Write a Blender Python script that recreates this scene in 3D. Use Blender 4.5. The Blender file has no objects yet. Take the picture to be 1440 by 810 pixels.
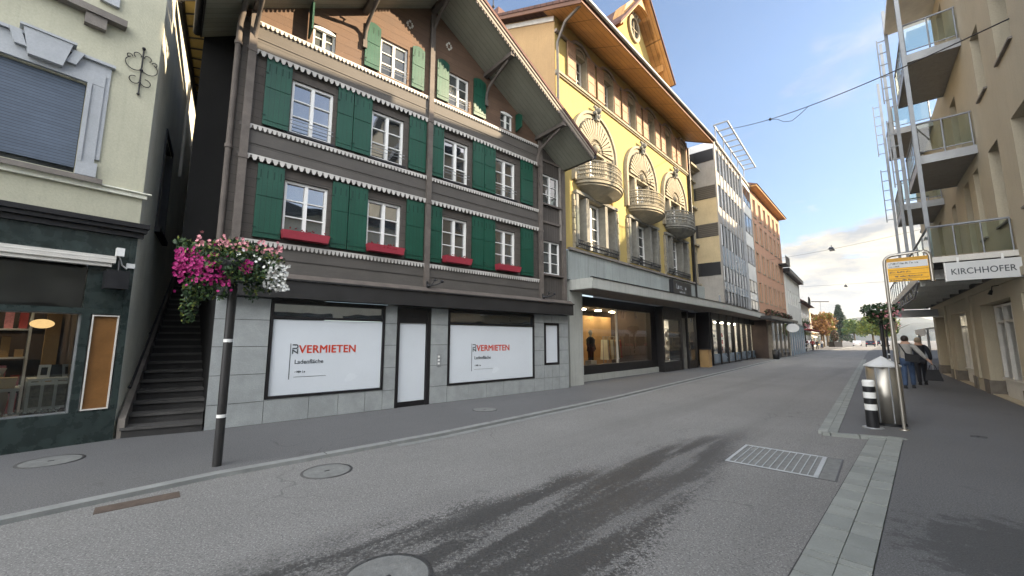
import bpy, math, random
from mathutils import Vector, Matrix
random.seed(7)
R = math.radians
scene = bpy.context.scene
COL = scene.collection
PI = math.pi

# ------------------------------------------------------------------ materials
def new_mat(name):
    m = bpy.data.materials.new(name); m.use_nodes = True
    nt = m.node_tree; nt.nodes.clear()
    out = nt.nodes.new('ShaderNodeOutputMaterial')
    return m, nt, out

class NT:
    def __init__(s, nt): s.nt = nt
    def n(s, typ, **kw):
        nd = s.nt.nodes.new(typ)
        for k, v in kw.items():
            if k.startswith('i_'): nd.inputs[k[2:].replace('_', ' ')].default_value = v
            else: setattr(nd, k, v)
        return nd
    def l(s, a, b): s.nt.links.new(a, b)
    def math(s, op, a, b=None, c=None, clamp=False):
        nd = s.nt.nodes.new('ShaderNodeMath'); nd.operation = op; nd.use_clamp = clamp
        for i, v in enumerate((a, b, c)):
            if v is None: continue
            if isinstance(v, (int, float)): nd.inputs[i].default_value = v
            else: s.l(v, nd.inputs[i])
        return nd.outputs[0]
    def mix(s, fac, a, b, typ='MIX'):
        nd = s.nt.nodes.new('ShaderNodeMix'); nd.data_type = 'RGBA'; nd.blend_type = typ
        for i, v in ((0, fac), (6, a), (7, b)):
            if isinstance(v, (int, float)): nd.inputs[i].default_value = v
            elif isinstance(v, tuple): nd.inputs[i].default_value = v if len(v) == 4 else v + (1,)
            else: s.l(v, nd.inputs[i])
        return nd.outputs[2]
    def noise(s, vec, scale, detail=4, rough=.55):
        nd = s.nt.nodes.new('ShaderNodeTexNoise')
        nd.inputs['Scale'].default_value = scale; nd.inputs['Detail'].default_value = detail; nd.inputs['Roughness'].default_value = rough
        if vec is not None: s.l(vec, nd.inputs['Vector'])
        return nd.outputs[0]
    def remap(s, v, a, b, c=0., d=1.):
        nd = s.nt.nodes.new('ShaderNodeMapRange'); nd.clamp = True
        s.l(v, nd.inputs[0])
        for i, x in enumerate((a, b, c, d)): nd.inputs[i+1].default_value = x
        return nd.outputs[0]

def M(name, col, rough=.7, var=.2, scale=2.5, bump=0., bscale=60, metal=0., boards=None, boards2=None, ior=1.45, stain=0., spec=.5, emit=0., streak=0., fine=.35):
    """procedural surface: base colour with two scales of noise, optional boards (axis, pitch, gap) and bump"""
    m, nt, out = new_mat(name); t = NT(nt)
    b = t.n('ShaderNodeBsdfPrincipled'); t.l(b.outputs[0], out.inputs[0])
    tc = t.n('ShaderNodeTexCoord'); vec = tc.outputs['Object']
    c = tuple(col)
    dk = tuple(x*(1-var) for x in c); lt = tuple(min(1, x*(1+var)) for x in c)
    n1 = t.remap(t.noise(vec, scale, 5, .6), .3, .7)
    color = t.mix(n1, dk, lt)
    n2 = t.noise(vec, bscale, 3, .6)
    color = t.mix(t.remap(n2, .35, .65, 0, fine), color, tuple(x*.72 for x in c))
    height = n2
    if streak:
        mp = t.n('ShaderNodeMapping'); t.l(vec, mp.inputs[0]); mp.inputs['Scale'].default_value = (5, 5, .35)
        s_ = t.remap(t.noise(mp.outputs[0], 2.2, 5, .65), .5, .75)
        color = t.mix(t.math('MULTIPLY', s_, streak), color, tuple(x*.35 for x in c))
    if stain:
        s_ = t.remap(t.noise(vec, .9, 6, .7), .52, .72)
        color = t.mix(t.math('MULTIPLY', s_, stain), color, tuple(x*.45 for x in c))
    for bd in (boards, boards2):
        if not bd: continue
        ax, pitch, gap = bd
        sp = t.n('ShaderNodeSeparateXYZ'); t.l(vec, sp.inputs[0])
        v = t.math('DIVIDE', sp.outputs[ax], pitch)
        fr = t.math('FRACT', v); fl = t.math('FLOOR', v)
        wn = t.n('ShaderNodeTexWhiteNoise', noise_dimensions='1D'); t.l(fl, wn.inputs['W'])
        color = t.mix(t.math('MULTIPLY', wn.outputs[0], .28), color, tuple(x*.5 for x in c))
        g = t.math('LESS_THAN', fr, gap)
        color = t.mix(t.math('MULTIPLY', g, .75), color, tuple(x*.2 for x in c))
        mp = t.n('ShaderNodeMapping'); t.l(vec, mp.inputs[0])
        sc = [2, 2, 2]; sc[ax] = 45; mp.inputs['Scale'].default_value = sc
        gr = t.noise(mp.outputs[0], 1.5, 4, .6)
        color = t.mix(t.remap(gr, .45, .7, 0, .35), color, tuple(x*.55 for x in c))
        height = t.math('SUBTRACT', height, t.math('MULTIPLY', g, 2.))
    t.l(color, b.inputs['Base Color'])
    rr = t.math('ADD', t.math('MULTIPLY', t.math('SUBTRACT', n1, .5), .12), rough, clamp=True)
    t.l(rr, b.inputs['Roughness'])
    b.inputs['Metallic'].default_value = metal; b.inputs['IOR'].default_value = ior
    b.inputs['Specular IOR Level'].default_value = spec
    if bump:
        bp = t.n('ShaderNodeBump'); bp.inputs['Strength'].default_value = bump; bp.inputs['Distance'].default_value = .01
        t.l(height, bp.inputs['Height']); t.l(bp.outputs[0], b.inputs['Normal'])
    if emit:
        t.l(color, b.inputs['Emission Color']); b.inputs['Emission Strength'].default_value = emit
    return m

def glass_mirror(name, col=(.02, .025, .03), ior=2.3, rough=.02, wave=.03):
    """window pane of a dark room: opaque dark body under a reflecting, slightly wavy surface"""
    m, nt, out = new_mat(name); t = NT(nt)
    b = t.n('ShaderNodeBsdfPrincipled'); t.l(b.outputs[0], out.inputs[0])
    tc = t.n('ShaderNodeTexCoord'); vec = tc.outputs['Object']
    n1 = t.noise(vec, 1.3, 2, .5)
    t.l(t.mix(t.remap(n1, .3, .7), tuple(x*.5 for x in col), tuple(min(1, x*1.8) for x in col)), b.inputs['Base Color'])
    b.inputs['Roughness'].default_value = rough; b.inputs['IOR'].default_value = ior
    bp = t.n('ShaderNodeBump'); bp.inputs['Strength'].default_value = wave*8; bp.inputs['Distance'].default_value = .02
    t.l(t.noise(vec, 1.6, 1, .4), bp.inputs['Height']); t.l(bp.outputs[0], b.inputs['Normal'])
    return m

def glass_clear(name, tint=(.85, .88, .88), refl=1.0, wave=.02):
    """shop glass one can see through, with fresnel reflection"""
    m, nt, out = new_mat(name); t = NT(nt)
    tr = t.n('ShaderNodeBsdfTransparent'); tr.inputs[0].default_value = tint + (1,)
    gl = t.n('ShaderNodeBsdfGlossy'); gl.inputs['Roughness'].default_value = .01; gl.inputs[0].default_value = (1, 1, 1, 1)
    fr = t.n('ShaderNodeFresnel'); fr.inputs[0].default_value = 1.6
    mx = t.n('ShaderNodeMixShader')
    tc = t.n('ShaderNodeTexCoord')
    bp = t.n('ShaderNodeBump'); bp.inputs['Strength'].default_value = wave*5; bp.inputs['Distance'].default_value = .02
    t.l(t.noise(tc.outputs['Object'], 1.2, 1, .4), bp.inputs['Height'])
    t.l(bp.outputs[0], gl.inputs['Normal'])
    t.l(t.math('MULTIPLY', fr.outputs[0], refl, clamp=True), mx.inputs[0]); t.l(tr.outputs[0], mx.inputs[1]); t.l(gl.outputs[0], mx.inputs[2])
    t.l(mx.outputs[0], out.inputs[0])
    return m

def emission(name, col, strength):
    m, nt, out = new_mat(name); t = NT(nt)
    e = t.n('ShaderNodeEmission'); e.inputs[1].default_value = strength
    tc = t.n('ShaderNodeTexCoord')
    t.l(t.mix(t.remap(t.noise(tc.outputs['Object'], 30, 2), .3, .7), tuple(x*.85 for x in col), tuple(col)), e.inputs[0])
    t.l(e.outputs[0], out.inputs[0]); return m

def asphalt(name, base, patch=False, fine=1.):
    m, nt, out = new_mat(name); t = NT(nt)
    b = t.n('ShaderNodeBsdfPrincipled'); t.l(b.outputs[0], out.inputs[0])
    tc = t.n('ShaderNodeTexCoord'); vec = tc.outputs['Object']
    big = t.remap(t.noise(vec, .35, 5, .6), .3, .7)
    col = t.mix(big, tuple(x*.86 for x in base), tuple(x*1.12 for x in base))
    grain = t.noise(vec, 48*fine, 3, .75)
    col = t.mix(t.remap(grain, .34, .50, .85, 0), col, tuple(x*.42 for x in base))
    grain2 = t.noise(vec, 70*fine, 2, .7)
    col = t.mix(t.remap(grain2, .54, .68, 0, .7), col, tuple(min(1, x*2.2) for x in base))
    spots = t.math('MAXIMUM', t.remap(t.noise(vec, 1.4, 6, .75), .60, .70, 0, .42), t.remap(t.noise(vec, 9., 2, .5), .74, .77, 0, .5))
    col = t.mix(spots, col, tuple(x*.5 for x in base))
    # fine cracks
    vo = t.n('ShaderNodeTexVoronoi', feature='DISTANCE_TO_EDGE'); vo.inputs['Scale'].default_value = .33
    wv = t.n('ShaderNodeVectorMath', operation='ADD'); t.l(vec, wv.inputs[0])
    nz = t.n('ShaderNodeTexNoise'); nz.inputs['Scale'].default_value = 1.5; t.l(vec, nz.inputs['Vector'])
    t.l(nz.outputs['Color'], wv.inputs[1]); t.l(wv.outputs[0], vo.inputs['Vector'])
    crack = t.math('MULTIPLY', t.remap(vo.outputs[0], 0, .006, 1, 0), t.remap(t.noise(vec, .5, 2), .5, .6))
    col = t.mix(t.math('MULTIPLY', crack, .5), col, tuple(x*.35 for x in base))
    rough = .82
    if patch:
        sp = t.n('ShaderNodeSeparateXYZ'); t.l(vec, sp.inputs[0])
        s2 = math.sqrt(.5)
        s = t.math('ADD', t.math('MULTIPLY', sp.outputs[0], s2), t.math('MULTIPLY', sp.outputs[1], s2))
        v = t.math('SUBTRACT', t.math('MULTIPLY', sp.outputs[0], s2), t.math('MULTIPLY', sp.outputs[1], s2))
        # worn darker strip running along the lane, ragged borders
        rag = t.math('MULTIPLY', t.math('SUBTRACT', t.noise(vec, 30, 3, .8), .5), 1.5)
        rag2 = t.math('MULTIPLY', t.math('SUBTRACT', t.noise(vec, 1.1, 3, .6), .5), .6)
        vv = t.math('ADD', v, t.math('ADD', rag, rag2))
        lo = t.math('ADD', t.math('MULTIPLY', s, .13), -3.85)   # upper-left border
        hi = t.math('ADD', t.math('MULTIPLY', s, -.10), -1.35)
        a = t.remap(t.math('SUBTRACT', vv, lo), 0, .14); c_ = t.remap(t.math('SUBTRACT', hi, vv), 0, .14)
        mask = t.math('MULTIPLY', a, c_)
        mask = t.math('MULTIPLY', mask, t.remap(t.math('ADD', s, t.math('MULTIPLY', rag, 2.5)), 9.2, 7.2))
        # pale streaks of tyre wear inside the strip
        cb = t.n('ShaderNodeCombineXYZ'); t.l(t.math('MULTIPLY', s, .45), cb.inputs[0]); t.l(t.math('MULTIPLY', v, 4.2), cb.inputs[1])
        st = t.remap(t.math('ADD', t.noise(cb.outputs[0], 1.0, 3, .5), t.math('MULTIPLY', rag, .42)), .52, .60)
        mask = t.math('MULTIPLY', mask, t.math('SUBTRACT', 1., t.math('MULTIPLY', st, .7)))
        inner = t.mix(grain, tuple(x*.12 for x in base), tuple(x*.42 for x in base))
        col = t.mix(t.math('MULTIPLY', mask, .96), col, inner)
        # faint long lane wear further off
        cb2 = t.n('ShaderNodeCombineXYZ'); t.l(t.math('MULTIPLY', s, .04), cb2.inputs[0]); t.l(t.math('MULTIPLY', v, .9), cb2.inputs[1])
        lane = t.remap(t.noise(cb2.outputs[0], 1.0, 3, .6), .5, .7, 0, .35)
        col = t.mix(lane, col, tuple(x*.55 for x in base))
        rr = t.math('SUBTRACT', .85, t.math('MULTIPLY', mask, .28)); t.l(rr, b.inputs['Roughness'])
    else:
        b.inputs['Roughness'].default_value = rough
        dp = t.n('ShaderNodeVectorMath', operation='DISTANCE'); t.l(vec, dp.inputs[0]); dp.inputs[1].default_value = (4.15, 2.9, 0)
        ds = t.math('ADD', dp.outputs['Value'], t.math('MULTIPLY', t.math('SUBTRACT', t.noise(vec, 5., 6, .8), .5), 2.2))
        col = t.mix(t.remap(ds, 1.15, .95, 0, .62), col, tuple(x*.35 for x in base))
    t.l(col, b.inputs['Base Color'])
    bp = t.n('ShaderNodeBump'); bp.inputs['Strength'].default_value = .5; bp.inputs['Distance'].default_value = .006
    t.l(grain, bp.inputs['Height']); t.l(bp.outputs[0], b.inputs['Normal'])
    return m

MT = dict(
 road=asphalt('road_asphalt', (.185, .183, .178), patch=True),
 pave=asphalt('pavement_asphalt', (.114, .115, .117), fine=1.2),
 ground=asphalt('ground_asphalt', (.13, .13, .13)),
 granite_kerb=M('kerb_granite', (.235, .245, .24), .8, .2, 3, .3, 90),
 paver=M('paver_granite', (.25, .265, .25), .8, .14, 2.2, .4, 70, stain=.15), paver2=M('paver_granite_light', (.27, .285, .268), .8, .14, 2.6, .4, 70, stain=.2), paver3=M('paver_granite_dark', (.225, .24, .228), .8, .14, 2.4, .4, 70, stain=.15),
 joint=M('joint_dark', (.05, .05, .05), .9, .2),
 iron=M('cast_iron', (.10, .10, .10), .6, .3, 8, .5, 50, metal=.4),
 manhole=M('manhole_concrete', (.185, .19, .185), .8, .25, 9, .5, 60),
 rust=M('rusty_iron', (.10, .075, .06), .8, .35, 8, .6, 60),
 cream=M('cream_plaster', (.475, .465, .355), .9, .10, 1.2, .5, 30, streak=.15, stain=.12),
 creamside=M('cream_plaster_side', (.80, .80, .68), .9, .12, 1.2, .5, 30, streak=.2),  # lightened past the front plaster, painting in skylight on the side wall
 greystone=M('grey_painted_stone', (.40, .42, .44), .8, .10, 3, .2, 40),
 ledge=M('weathered_ledge', (.20, .18, .16), .85, .25, 4, .3, 40),
 marble=M('green_marble', (.026, .038, .036), .28, .45, 5, .1, 16, spec=.5, streak=.3),
 blind=M('blue_grey_roller', (.10, .13, .18), .5, .12, 2, .4, 30, boards=(2, .05, .18)),
 white=M('white_paint', (.78, .78, .76), .45, .05, 4, .1, 60),
 trimw=M('scallop_paint', (.50, .48, .45), .7, .15, 3, .1, 60, stain=.2), offwhite=M('offwhite_paint', (.62, .60, .55), .6, .12, 3, .1, 60),
 film=M('white_window_film', (.62, .66, .70), .22, .03, 1, 0, 20, fine=.02),
 dark=M('dark_metal', (.013, .012, .013), .45, .3, 4, .1, 60),
 anth=M('anthracite_sheet', (.028, .027, .027), .4, .2, 2, .1, 40),
 black=M('black_iron', (.012, .012, .014), .5, .3, 6, .2, 60),
 void=M('dark_interior', (.012, .012, .013), .9, .2),
 timber=M('grey_timber', (.078, .067, .058), .75, .25, 1.5, .6, 50, boards=(2, .19, .05), stain=.2),
 spandrel=M('grey_timber_spandrel', (.098, .089, .080), .7, .22, 1.2, .4, 50, boards=(2, .33, .03), stain=.15),
 annex=M('grey_timber_upright', (.080, .070, .062), .75, .25, 1.5, .6, 50, boards=(0, .12, .10)),
 gable=M('brown_timber', (.135, .083, .055), .75, .22, 1.5, .5, 50, boards=(2, .2, .03), stain=.12),
 post=M('weathered_post', (.115, .098, .086), .75, .3, 4, .4, 60),
 soffit=M('grey_green_boards', (.30, .30, .24), .8, .12, 2, .5, 40, boards=(1, .16, .05)),
 verge=M('brown_grey_board', (.25, .21, .17), .7, .2, 3, .3, 40),
 tile=M('brown_roof_tile', (.12, .06, .045), .8, .35, 3, .8, 20, boards=(1, .3, .10)),
 green=M('green_shutter', (.007, .070, .042), .42, .15, 2, .3, 40, boards=(0, .095, .06)),
 greend=M('green_slot', (.003, .03, .02), .7, .1),
 granite=M('granite_cladding', (.33, .35, .35), .45, .18, 3.5, .25, 55, stain=.25, fine=.6),
 red=M('red_flower_box', (.30, .032, .05), .5, .15, 4, .2, 40),
 yellow=M('yellow_plaster', (.40, .305, .108), .9, .08, .8, .4, 30, streak=.10),
 tan=M('tan_plaster', (.40, .265, .13), .9, .12, .8, .4, 30, streak=.15),
 stone=M('cream_stone', (.29, .255, .185), .85, .22, 4, .6, 30, stain=.25),
 stonegrey=M('grey_sandstone', (.20, .195, .17), .85, .25, 5, .8, 25, stain=.3),
 wood=M('varnished_boards', (.62, .34, .125), .55, .3, 1.2, .4, 40, boards=(1, .24, .09), boards2=(0, 1.9, .025)),
 shut=M('brown_louvre', (.46, .29, .185), .7, .15, 3, .7, 30, boards=(2, .055, .28)),
 fascia=M('pale_concrete_fascia', (.42, .43, .40), .7, .10, 1.5, .2, 40, streak=.35),
 panel=M('grey_green_panels', (.33, .36, .35), .6, .1, 1.5, .2, 40, boards=(0, .62, .02), streak=.35),
 aluminium=M('aluminium', (.30, .31, .32), .42, .12, 3, .1, 60, metal=.4, fine=.1),
 steel=M('brushed_steel', (.40, .375, .33), .38, .08, 1.2, .0, 60, metal=.85, fine=.06),
 galv=M('galvanised_steel', (.25, .265, .28), .5, .15, 4, .1, 60, metal=.4, fine=.1),
 bluepanel=M('blue_grey_glass_panel', (.16, .21, .26), .2, .25, .9, 0, 20, ior=1.8),
 greyconc=M('grey_concrete', (.33, .31, .28), .8, .15, 1.5, .3, 40, streak=.2),
 sand=M('sand_render', (.50, .40, .24), .85, .12, 1.5, .3, 40, streak=.15),
 louvre=M('brown_louvre_panel', (.10, .085, .065), .6, .2, 2, .5, 40, boards=(2, .12, .3)),
 orange=M('salmon_plaster', (.45, .26, .17), .9, .1, 1, .3, 30, streak=.12),
 brown=M('brown_eave', (.16, .08, .05), .7, .2),
 whitewall=M('white_render', (.66, .66, .62), .85, .1, 1, .2, 30, streak=.15),
 beige=M('beige_render', (.46, .405, .30), .9, .08, .8, .4, 35, streak=.12),
 plinth=M('dark_stone_plinth', (.17, .15, .125), .8, .3, 5, .5, 40),
 slab=M('balcony_concrete', (.33, .31, .28), .8, .12, 2, .3, 40, streak=.3),
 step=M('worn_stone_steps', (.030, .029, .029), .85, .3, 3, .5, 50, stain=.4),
 darkwall=M('shade_black_wall', (.005, .005, .005), .9, .3, 2, .4, 30),  # near-black colour stands in for the alley's deep shade
 pane=glass_mirror('window_glass', ior=3.1),
 panedark=glass_mirror('window_glass_dark', (.02,.02,.018), 1.5),
 panedull=glass_mirror('window_glass_dull', (.05, .055, .055), 1.9),
 clear=glass_clear('shop_glass'),
 rail_glass=glass_clear('balustrade_glass', (.62, .72, .66), 1.0),
 curtain=M('curtain', (.55, .53, .48), .9, .15, 6, .3, 30),
 floorwood=M('shop_floor', (.20, .13, .08), .5, .2, 2, .1, 30, boards=(0, .2, .03)),
 shopwall=M('warm_shop_wall', (.42, .27, .12), .8, .25, 1.2, .1, 30),
 shopdark=M('dark_shop_wall', (.05, .035, .03), .8, .3, 1.2, .1, 30),
 orangepanel=M('orange_brown_panel', (.20, .095, .03), .35, .25, 2.5, .1, 30),
 pink=M('petunia_magenta', (.36, .012, .15), .6, .3, 30, 0),
 palepink=M('petunia_pale_pink', (.60, .25, .28), .6, .3, 30, 0),
 wpetal=M('petunia_white', (.80, .80, .76), .6, .08, 30, 0),
 leaf=M('leaf_green', (.055, .105, .030), .55, .45, 12, 0),
 leafd=M('leaf_dark', (.022, .050, .020), .6, .5, 12, 0),
 needle=M('needles', (.010,.026,.014), .6, .4, 6, 0), leafy=M('leaf_yellow_green', (.16, .19, .035), .6, .45, 6, 0),
 leafo=M('leaf_orange', (.30, .16, .055), .6, .4, 6, 0),
 leafr=M('leaf_red_brown', (.10, .035, .028), .6, .4, 6, 0),
 bark=M('bark', (.10, .075, .05), .9, .3, 10, .8, 30),
 yellowsign=M('bus_stop_yellow', (.80, .42, .02), .45, .06, 2, 0),
 yellowdark=M('bus_stop_ochre', (.50, .26, .02), .45, .06, 2, 0),
 signwhite=M('sign_white', (.56, .57, .57), .4, .04, 2, 0, fine=.05),
 txtred=M('letter_red', (.55, .05, .02), .5, .05),
 txtdark=M('letter_dark', (.06, .07, .08), .5, .1),
 skin=M('skin', (.50, .30, .21), .6, .08, 10, 0),
 hairg=M('hair_grey_blond', (.30, .24, .17), .7, .3, 40, 0),
 haird=M('hair_dark', (.03, .022, .018), .6, .3, 40, 0),
 jacketg=M('grey_jacket', (.32, .31, .29), .85, .2, 8, .4, 40),
 jacketd=M('dark_jacket', (.022, .024, .032), .8, .3, 8, .4, 40),
 jeans=M('blue_jeans', (.045, .075, .14), .85, .3, 8, .4, 40),
 leather=M('black_leather', (.010, .010, .012), .75, .3, 10, .2, 40),
 redcloth=M('red_cloth', (.35, .05, .05), .85, .2, 6, .2, 40),
 carwhite=M('white_car_paint', (.70, .70, .70), .25, .03, 2, 0),
 cardark=M('dark_car_paint', (.03, .035, .045), .25, .1, 2, 0),
 tyre=M('tyre_rubber', (.02, .02, .02), .8, .2),
 redlight=M('red_tail_light', (.45, .02, .02), .3, .1),
 mountain=M('mountain_forest', (.045, .060, .065), .95, .35, .02, 0, .15),
 lampwarm=emission('lamp_warm', (1., .62, .26), .42),
 lampshop=emission('lamp_shop', (1., .76, .46), 42.),
 lampwhite=emission('lamp_white', (1., .88, .70), 60.),
)

# ------------------------------------------------------------------ mesh builder
class MB:
    def __init__(s): s.v = []; s.f = []; s.mi = []; s.sm = []
    def add(s, vs, fs, mi=0, sm=False):
        o = len(s.v); s.v += [tuple(v) for v in vs]
        for f in fs: s.f.append(tuple(i+o for i in f)); s.mi.append(mi); s.sm.append(sm)
        return s
    def box(s, x0, x1, y0, y1, z0, z1, mi=0):
        if x0 > x1: x0, x1 = x1, x0
        if y0 > y1: y0, y1 = y1, y0
        if z0 > z1: z0, z1 = z1, z0
        v = [(x0,y0,z0),(x1,y0,z0),(x1,y1,z0),(x0,y1,z0),(x0,y0,z1),(x1,y0,z1),(x1,y1,z1),(x0,y1,z1)]
        return s.add(v, [(3,2,1,0),(4,5,6,7),(0,1,5,4),(1,2,6,5),(2,3,7,6),(3,0,4,7)], mi)
    def quad(s, a, b, c, d, mi=0): return s.add([a,b,c,d], [(0,1,2,3)], mi)
    def hexa(s, p, mi=0):  # 8 points, bottom 4 ccw then top 4
        return s.add(p, [(3,2,1,0),(4,5,6,7),(0,1,5,4),(1,2,6,5),(2,3,7,6),(3,0,4,7)], mi)
    def prism(s, poly, a0, a1, axis=1, mi=0, sm=False):
        """extrude polygon (pairs) along axis: 1 -> pairs are (x,z); 2 -> (x,y); 0 -> (y,z)"""
        n = len(poly)
        def P(p, a): return {1:(p[0],a,p[1]), 2:(p[0],p[1],a), 0:(a,p[0],p[1])}[axis]
        v = [P(p,a0) for p in poly] + [P(p,a1) for p in poly]
        f = [tuple(range(n)), tuple(range(2*n-1, n-1, -1))]
        s.add(v, f, mi)
        o = len(s.v)-2*n
        for i in range(n):
            j = (i+1) % n
            s.f.append((o+j, o+i, o+n+i, o+n+j)); s.mi.append(mi); s.sm.append(sm)
        return s
    def tube(s, pts, r, n=8, mi=0, caps=True, sm=True):
        pts = [Vector(p) for p in pts]; rs = r if isinstance(r, (list, tuple)) else [r]*len(pts)
        rings = []
        up = None
        for i, p in enumerate(pts):
            d = (pts[min(i+1, len(pts)-1)] - pts[max(i-1, 0)])
            if d.length < 1e-9: d = Vector((0,0,1))
            d.normalize()
            if up is None: up = Vector((0,0,1)) if abs(d.z) < .9 else Vector((1,0,0))
            a = d.cross(up)
            if a.length < 1e-6: a = d.cross(Vector((0,1,0)))
            a.normalize(); b = d.cross(a).normalized(); up = -b if False else up
            rings.append([p + (a*math.cos(2*PI*k/n) + b*math.sin(2*PI*k/n))*rs[i] for k in range(n)])
        v = [q for r_ in rings for q in r_]; f = []
        for i in range(len(pts)-1):
            for k in range(n):
                k2 = (k+1) % n
                f.append((i*n+k, i*n+k2, (i+1)*n+k2, (i+1)*n+k))
        s.add(v, f, mi, sm)
        if caps:
            s.add(rings[0], [tuple(range(n))], mi); s.add(rings[-1], [tuple(range(n-1, -1, -1))], mi)
        return s
    def lathe(s, prof, c=(0,0,0), n=24, mi=0, sm=True, a0=0, a1=2*PI, sx=1, sy=1):
        full = abs(a1-a0-2*PI) < 1e-6; m = n if full else n+1
        v = []
        for (r, z) in prof:
            for k in range(m):
                a = a0+(a1-a0)*k/n
                v.append((c[0]+r*math.cos(a)*sx, c[1]+r*math.sin(a)*sy, c[2]+z))
        f = []
        for i in range(len(prof)-1):
            for k in range(n):
                k2 = (k+1) % m if full else k+1
                f.append((i*m+k, i*m+k2, (i+1)*m+k2, (i+1)*m+k))
        return s.add(v, f, mi, sm)
    def disc(s, c, r, n=24, mi=0, z=None):
        return s.add([(c[0]+r*math.cos(2*PI*k/n), c[1]+r*math.sin(2*PI*k/n), c[2]) for k in range(n)], [tuple(range(n))], mi)
    def ball(s, c, r, n=10, mi=0, sx=1, sy=1, sz=1):
        prof = [(r*math.sin(PI*i/n), -r*math.cos(PI*i/n)*sz) for i in range(n+1)]
        return s.lathe(prof, c, n+4, mi, True, sx=sx, sy=sy)
    def build(s, name, mats, parent=None, label=None):
        if not isinstance(mats, (list, tuple)): mats = [mats]
        me = bpy.data.meshes.new(name); me.from_pydata(s.v, [], s.f); me.update()
        for m in mats: me.materials.append(MT[m] if isinstance(m, str) else m)
        me.polygons.foreach_set('material_index', s.mi)
        me.polygons.foreach_set('use_smooth', s.sm)
        o = bpy.data.objects.new(name, me); COL.objects.link(o)
        if parent: o.parent = parent
        if label: o['label'] = label
        return o

def tag(o, label, cat, group=None):
    o['label'] = label; o['category'] = cat
    if group: o['group'] = group
    return o
def thing(name, label, cat, loc=(0,0,0), rz=0, group=None):
    o = bpy.data.objects.new(name, None); COL.objects.link(o); o.empty_display_size = .3
    o.location = loc; o.rotation_euler = (0,0,rz); tag(o, label, cat, group); return o
def struct(o, kind='structure'): o['kind'] = kind; return o
def kids(o): return [c for c in bpy.data.objects if c.parent == o]
def dup(root, loc, rz=0, label=None, scale=None):
    r = root.copy(); COL.objects.link(r); r.location = loc; r.rotation_euler = (0,0,rz)
    if label: r['label'] = label
    if scale: r.scale = scale
    for ch in kids(root):
        c = ch.copy(); COL.objects.link(c); c.parent = r
        for g in kids(ch):
            d = g.copy(); COL.objects.link(d); d.parent = c
    return r

def heading(deg):            # unit vector for a compass-like heading measured from +Y towards +X
    return math.sin(R(deg)), math.cos(R(deg))
class Frame:
    """facade frame: local x along the facade, y into the building, z up"""
    def __init__(s, o, deg, flip=False):
        s.o = o; s.d = heading(deg); s.rz = R(90-deg)
        s.y = (-s.d[1], s.d[0])
    def w(s, x, y=0, z=0): return (s.o[0]+s.d[0]*x+s.y[0]*y, s.o[1]+s.d[1]*x+s.y[1]*y, z)

def text_mesh(name, body, size, mat, parent, loc, rot=(R(90),0,0), extrude=.003, offset=0., align='LEFT', sx=1., spacing=1., bold=0.):
    cu = bpy.data.curves.new(name, 'FONT'); cu.body = body; cu.size = size; cu.extrude = extrude; cu.offset = offset
    cu.align_x = align; cu.space_character = spacing
    tmp = bpy.data.objects.new('tmp', cu); COL.objects.link(tmp)
    dg = bpy.context.evaluated_depsgraph_get(); dg.update()
    me = bpy.data.meshes.new_from_object(tmp.evaluated_get(dg))
    bpy.data.objects.remove(tmp)
    if bold:
        vs = [tuple(v.co) for v in me.vertices]; fs = [tuple(p.vertices) for p in me.polygons]; nv = len(vs)
        V, F_ = [], []
        for i, (dx, dy) in enumerate(((-bold,0),(bold,0),(0,bold*.7),(0,-bold*.7),(0,0))):
            V += [(x+dx, y+dy, z+i*.0004) for x, y, z in vs]; F_ += [tuple(k+nv*i for k in f) for f in fs]
        me = bpy.data.meshes.new(name); me.from_pydata(V, [], F_); me.update()
    me.name = name; me.materials.clear(); me.materials.append(MT[mat])
    o = bpy.data.objects.new(name, me); COL.objects.link(o); o.parent = parent
    o.location = loc; o.rotation_euler = rot; o.scale = (sx, 1, 1)
    return o

def blurred_line(parent, x, y, z, w, h, mat, seed=1):
    """a line of lettering too small to read in the photograph: short strokes of uneven height"""
    rnd = random.Random(seed); m = MB(); k = x
    while k < x+w-h*.3:
        l = h*rnd.uniform(.25,.6); hh = h*rnd.choice((.6,.62,.95,.6,.9))
        if rnd.random() > .14:
            m.box(k, k+h*.12, y, y+.004, z, z+hh); m.box(k+h*.13, k+l, y, y+.004, z+hh*(.0 if rnd.random() > .5 else .8), z+hh*(.16 if rnd.random() > .5 else .97))
        k += l+h*.14
    return m.build('lettering', mat, parent)

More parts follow.
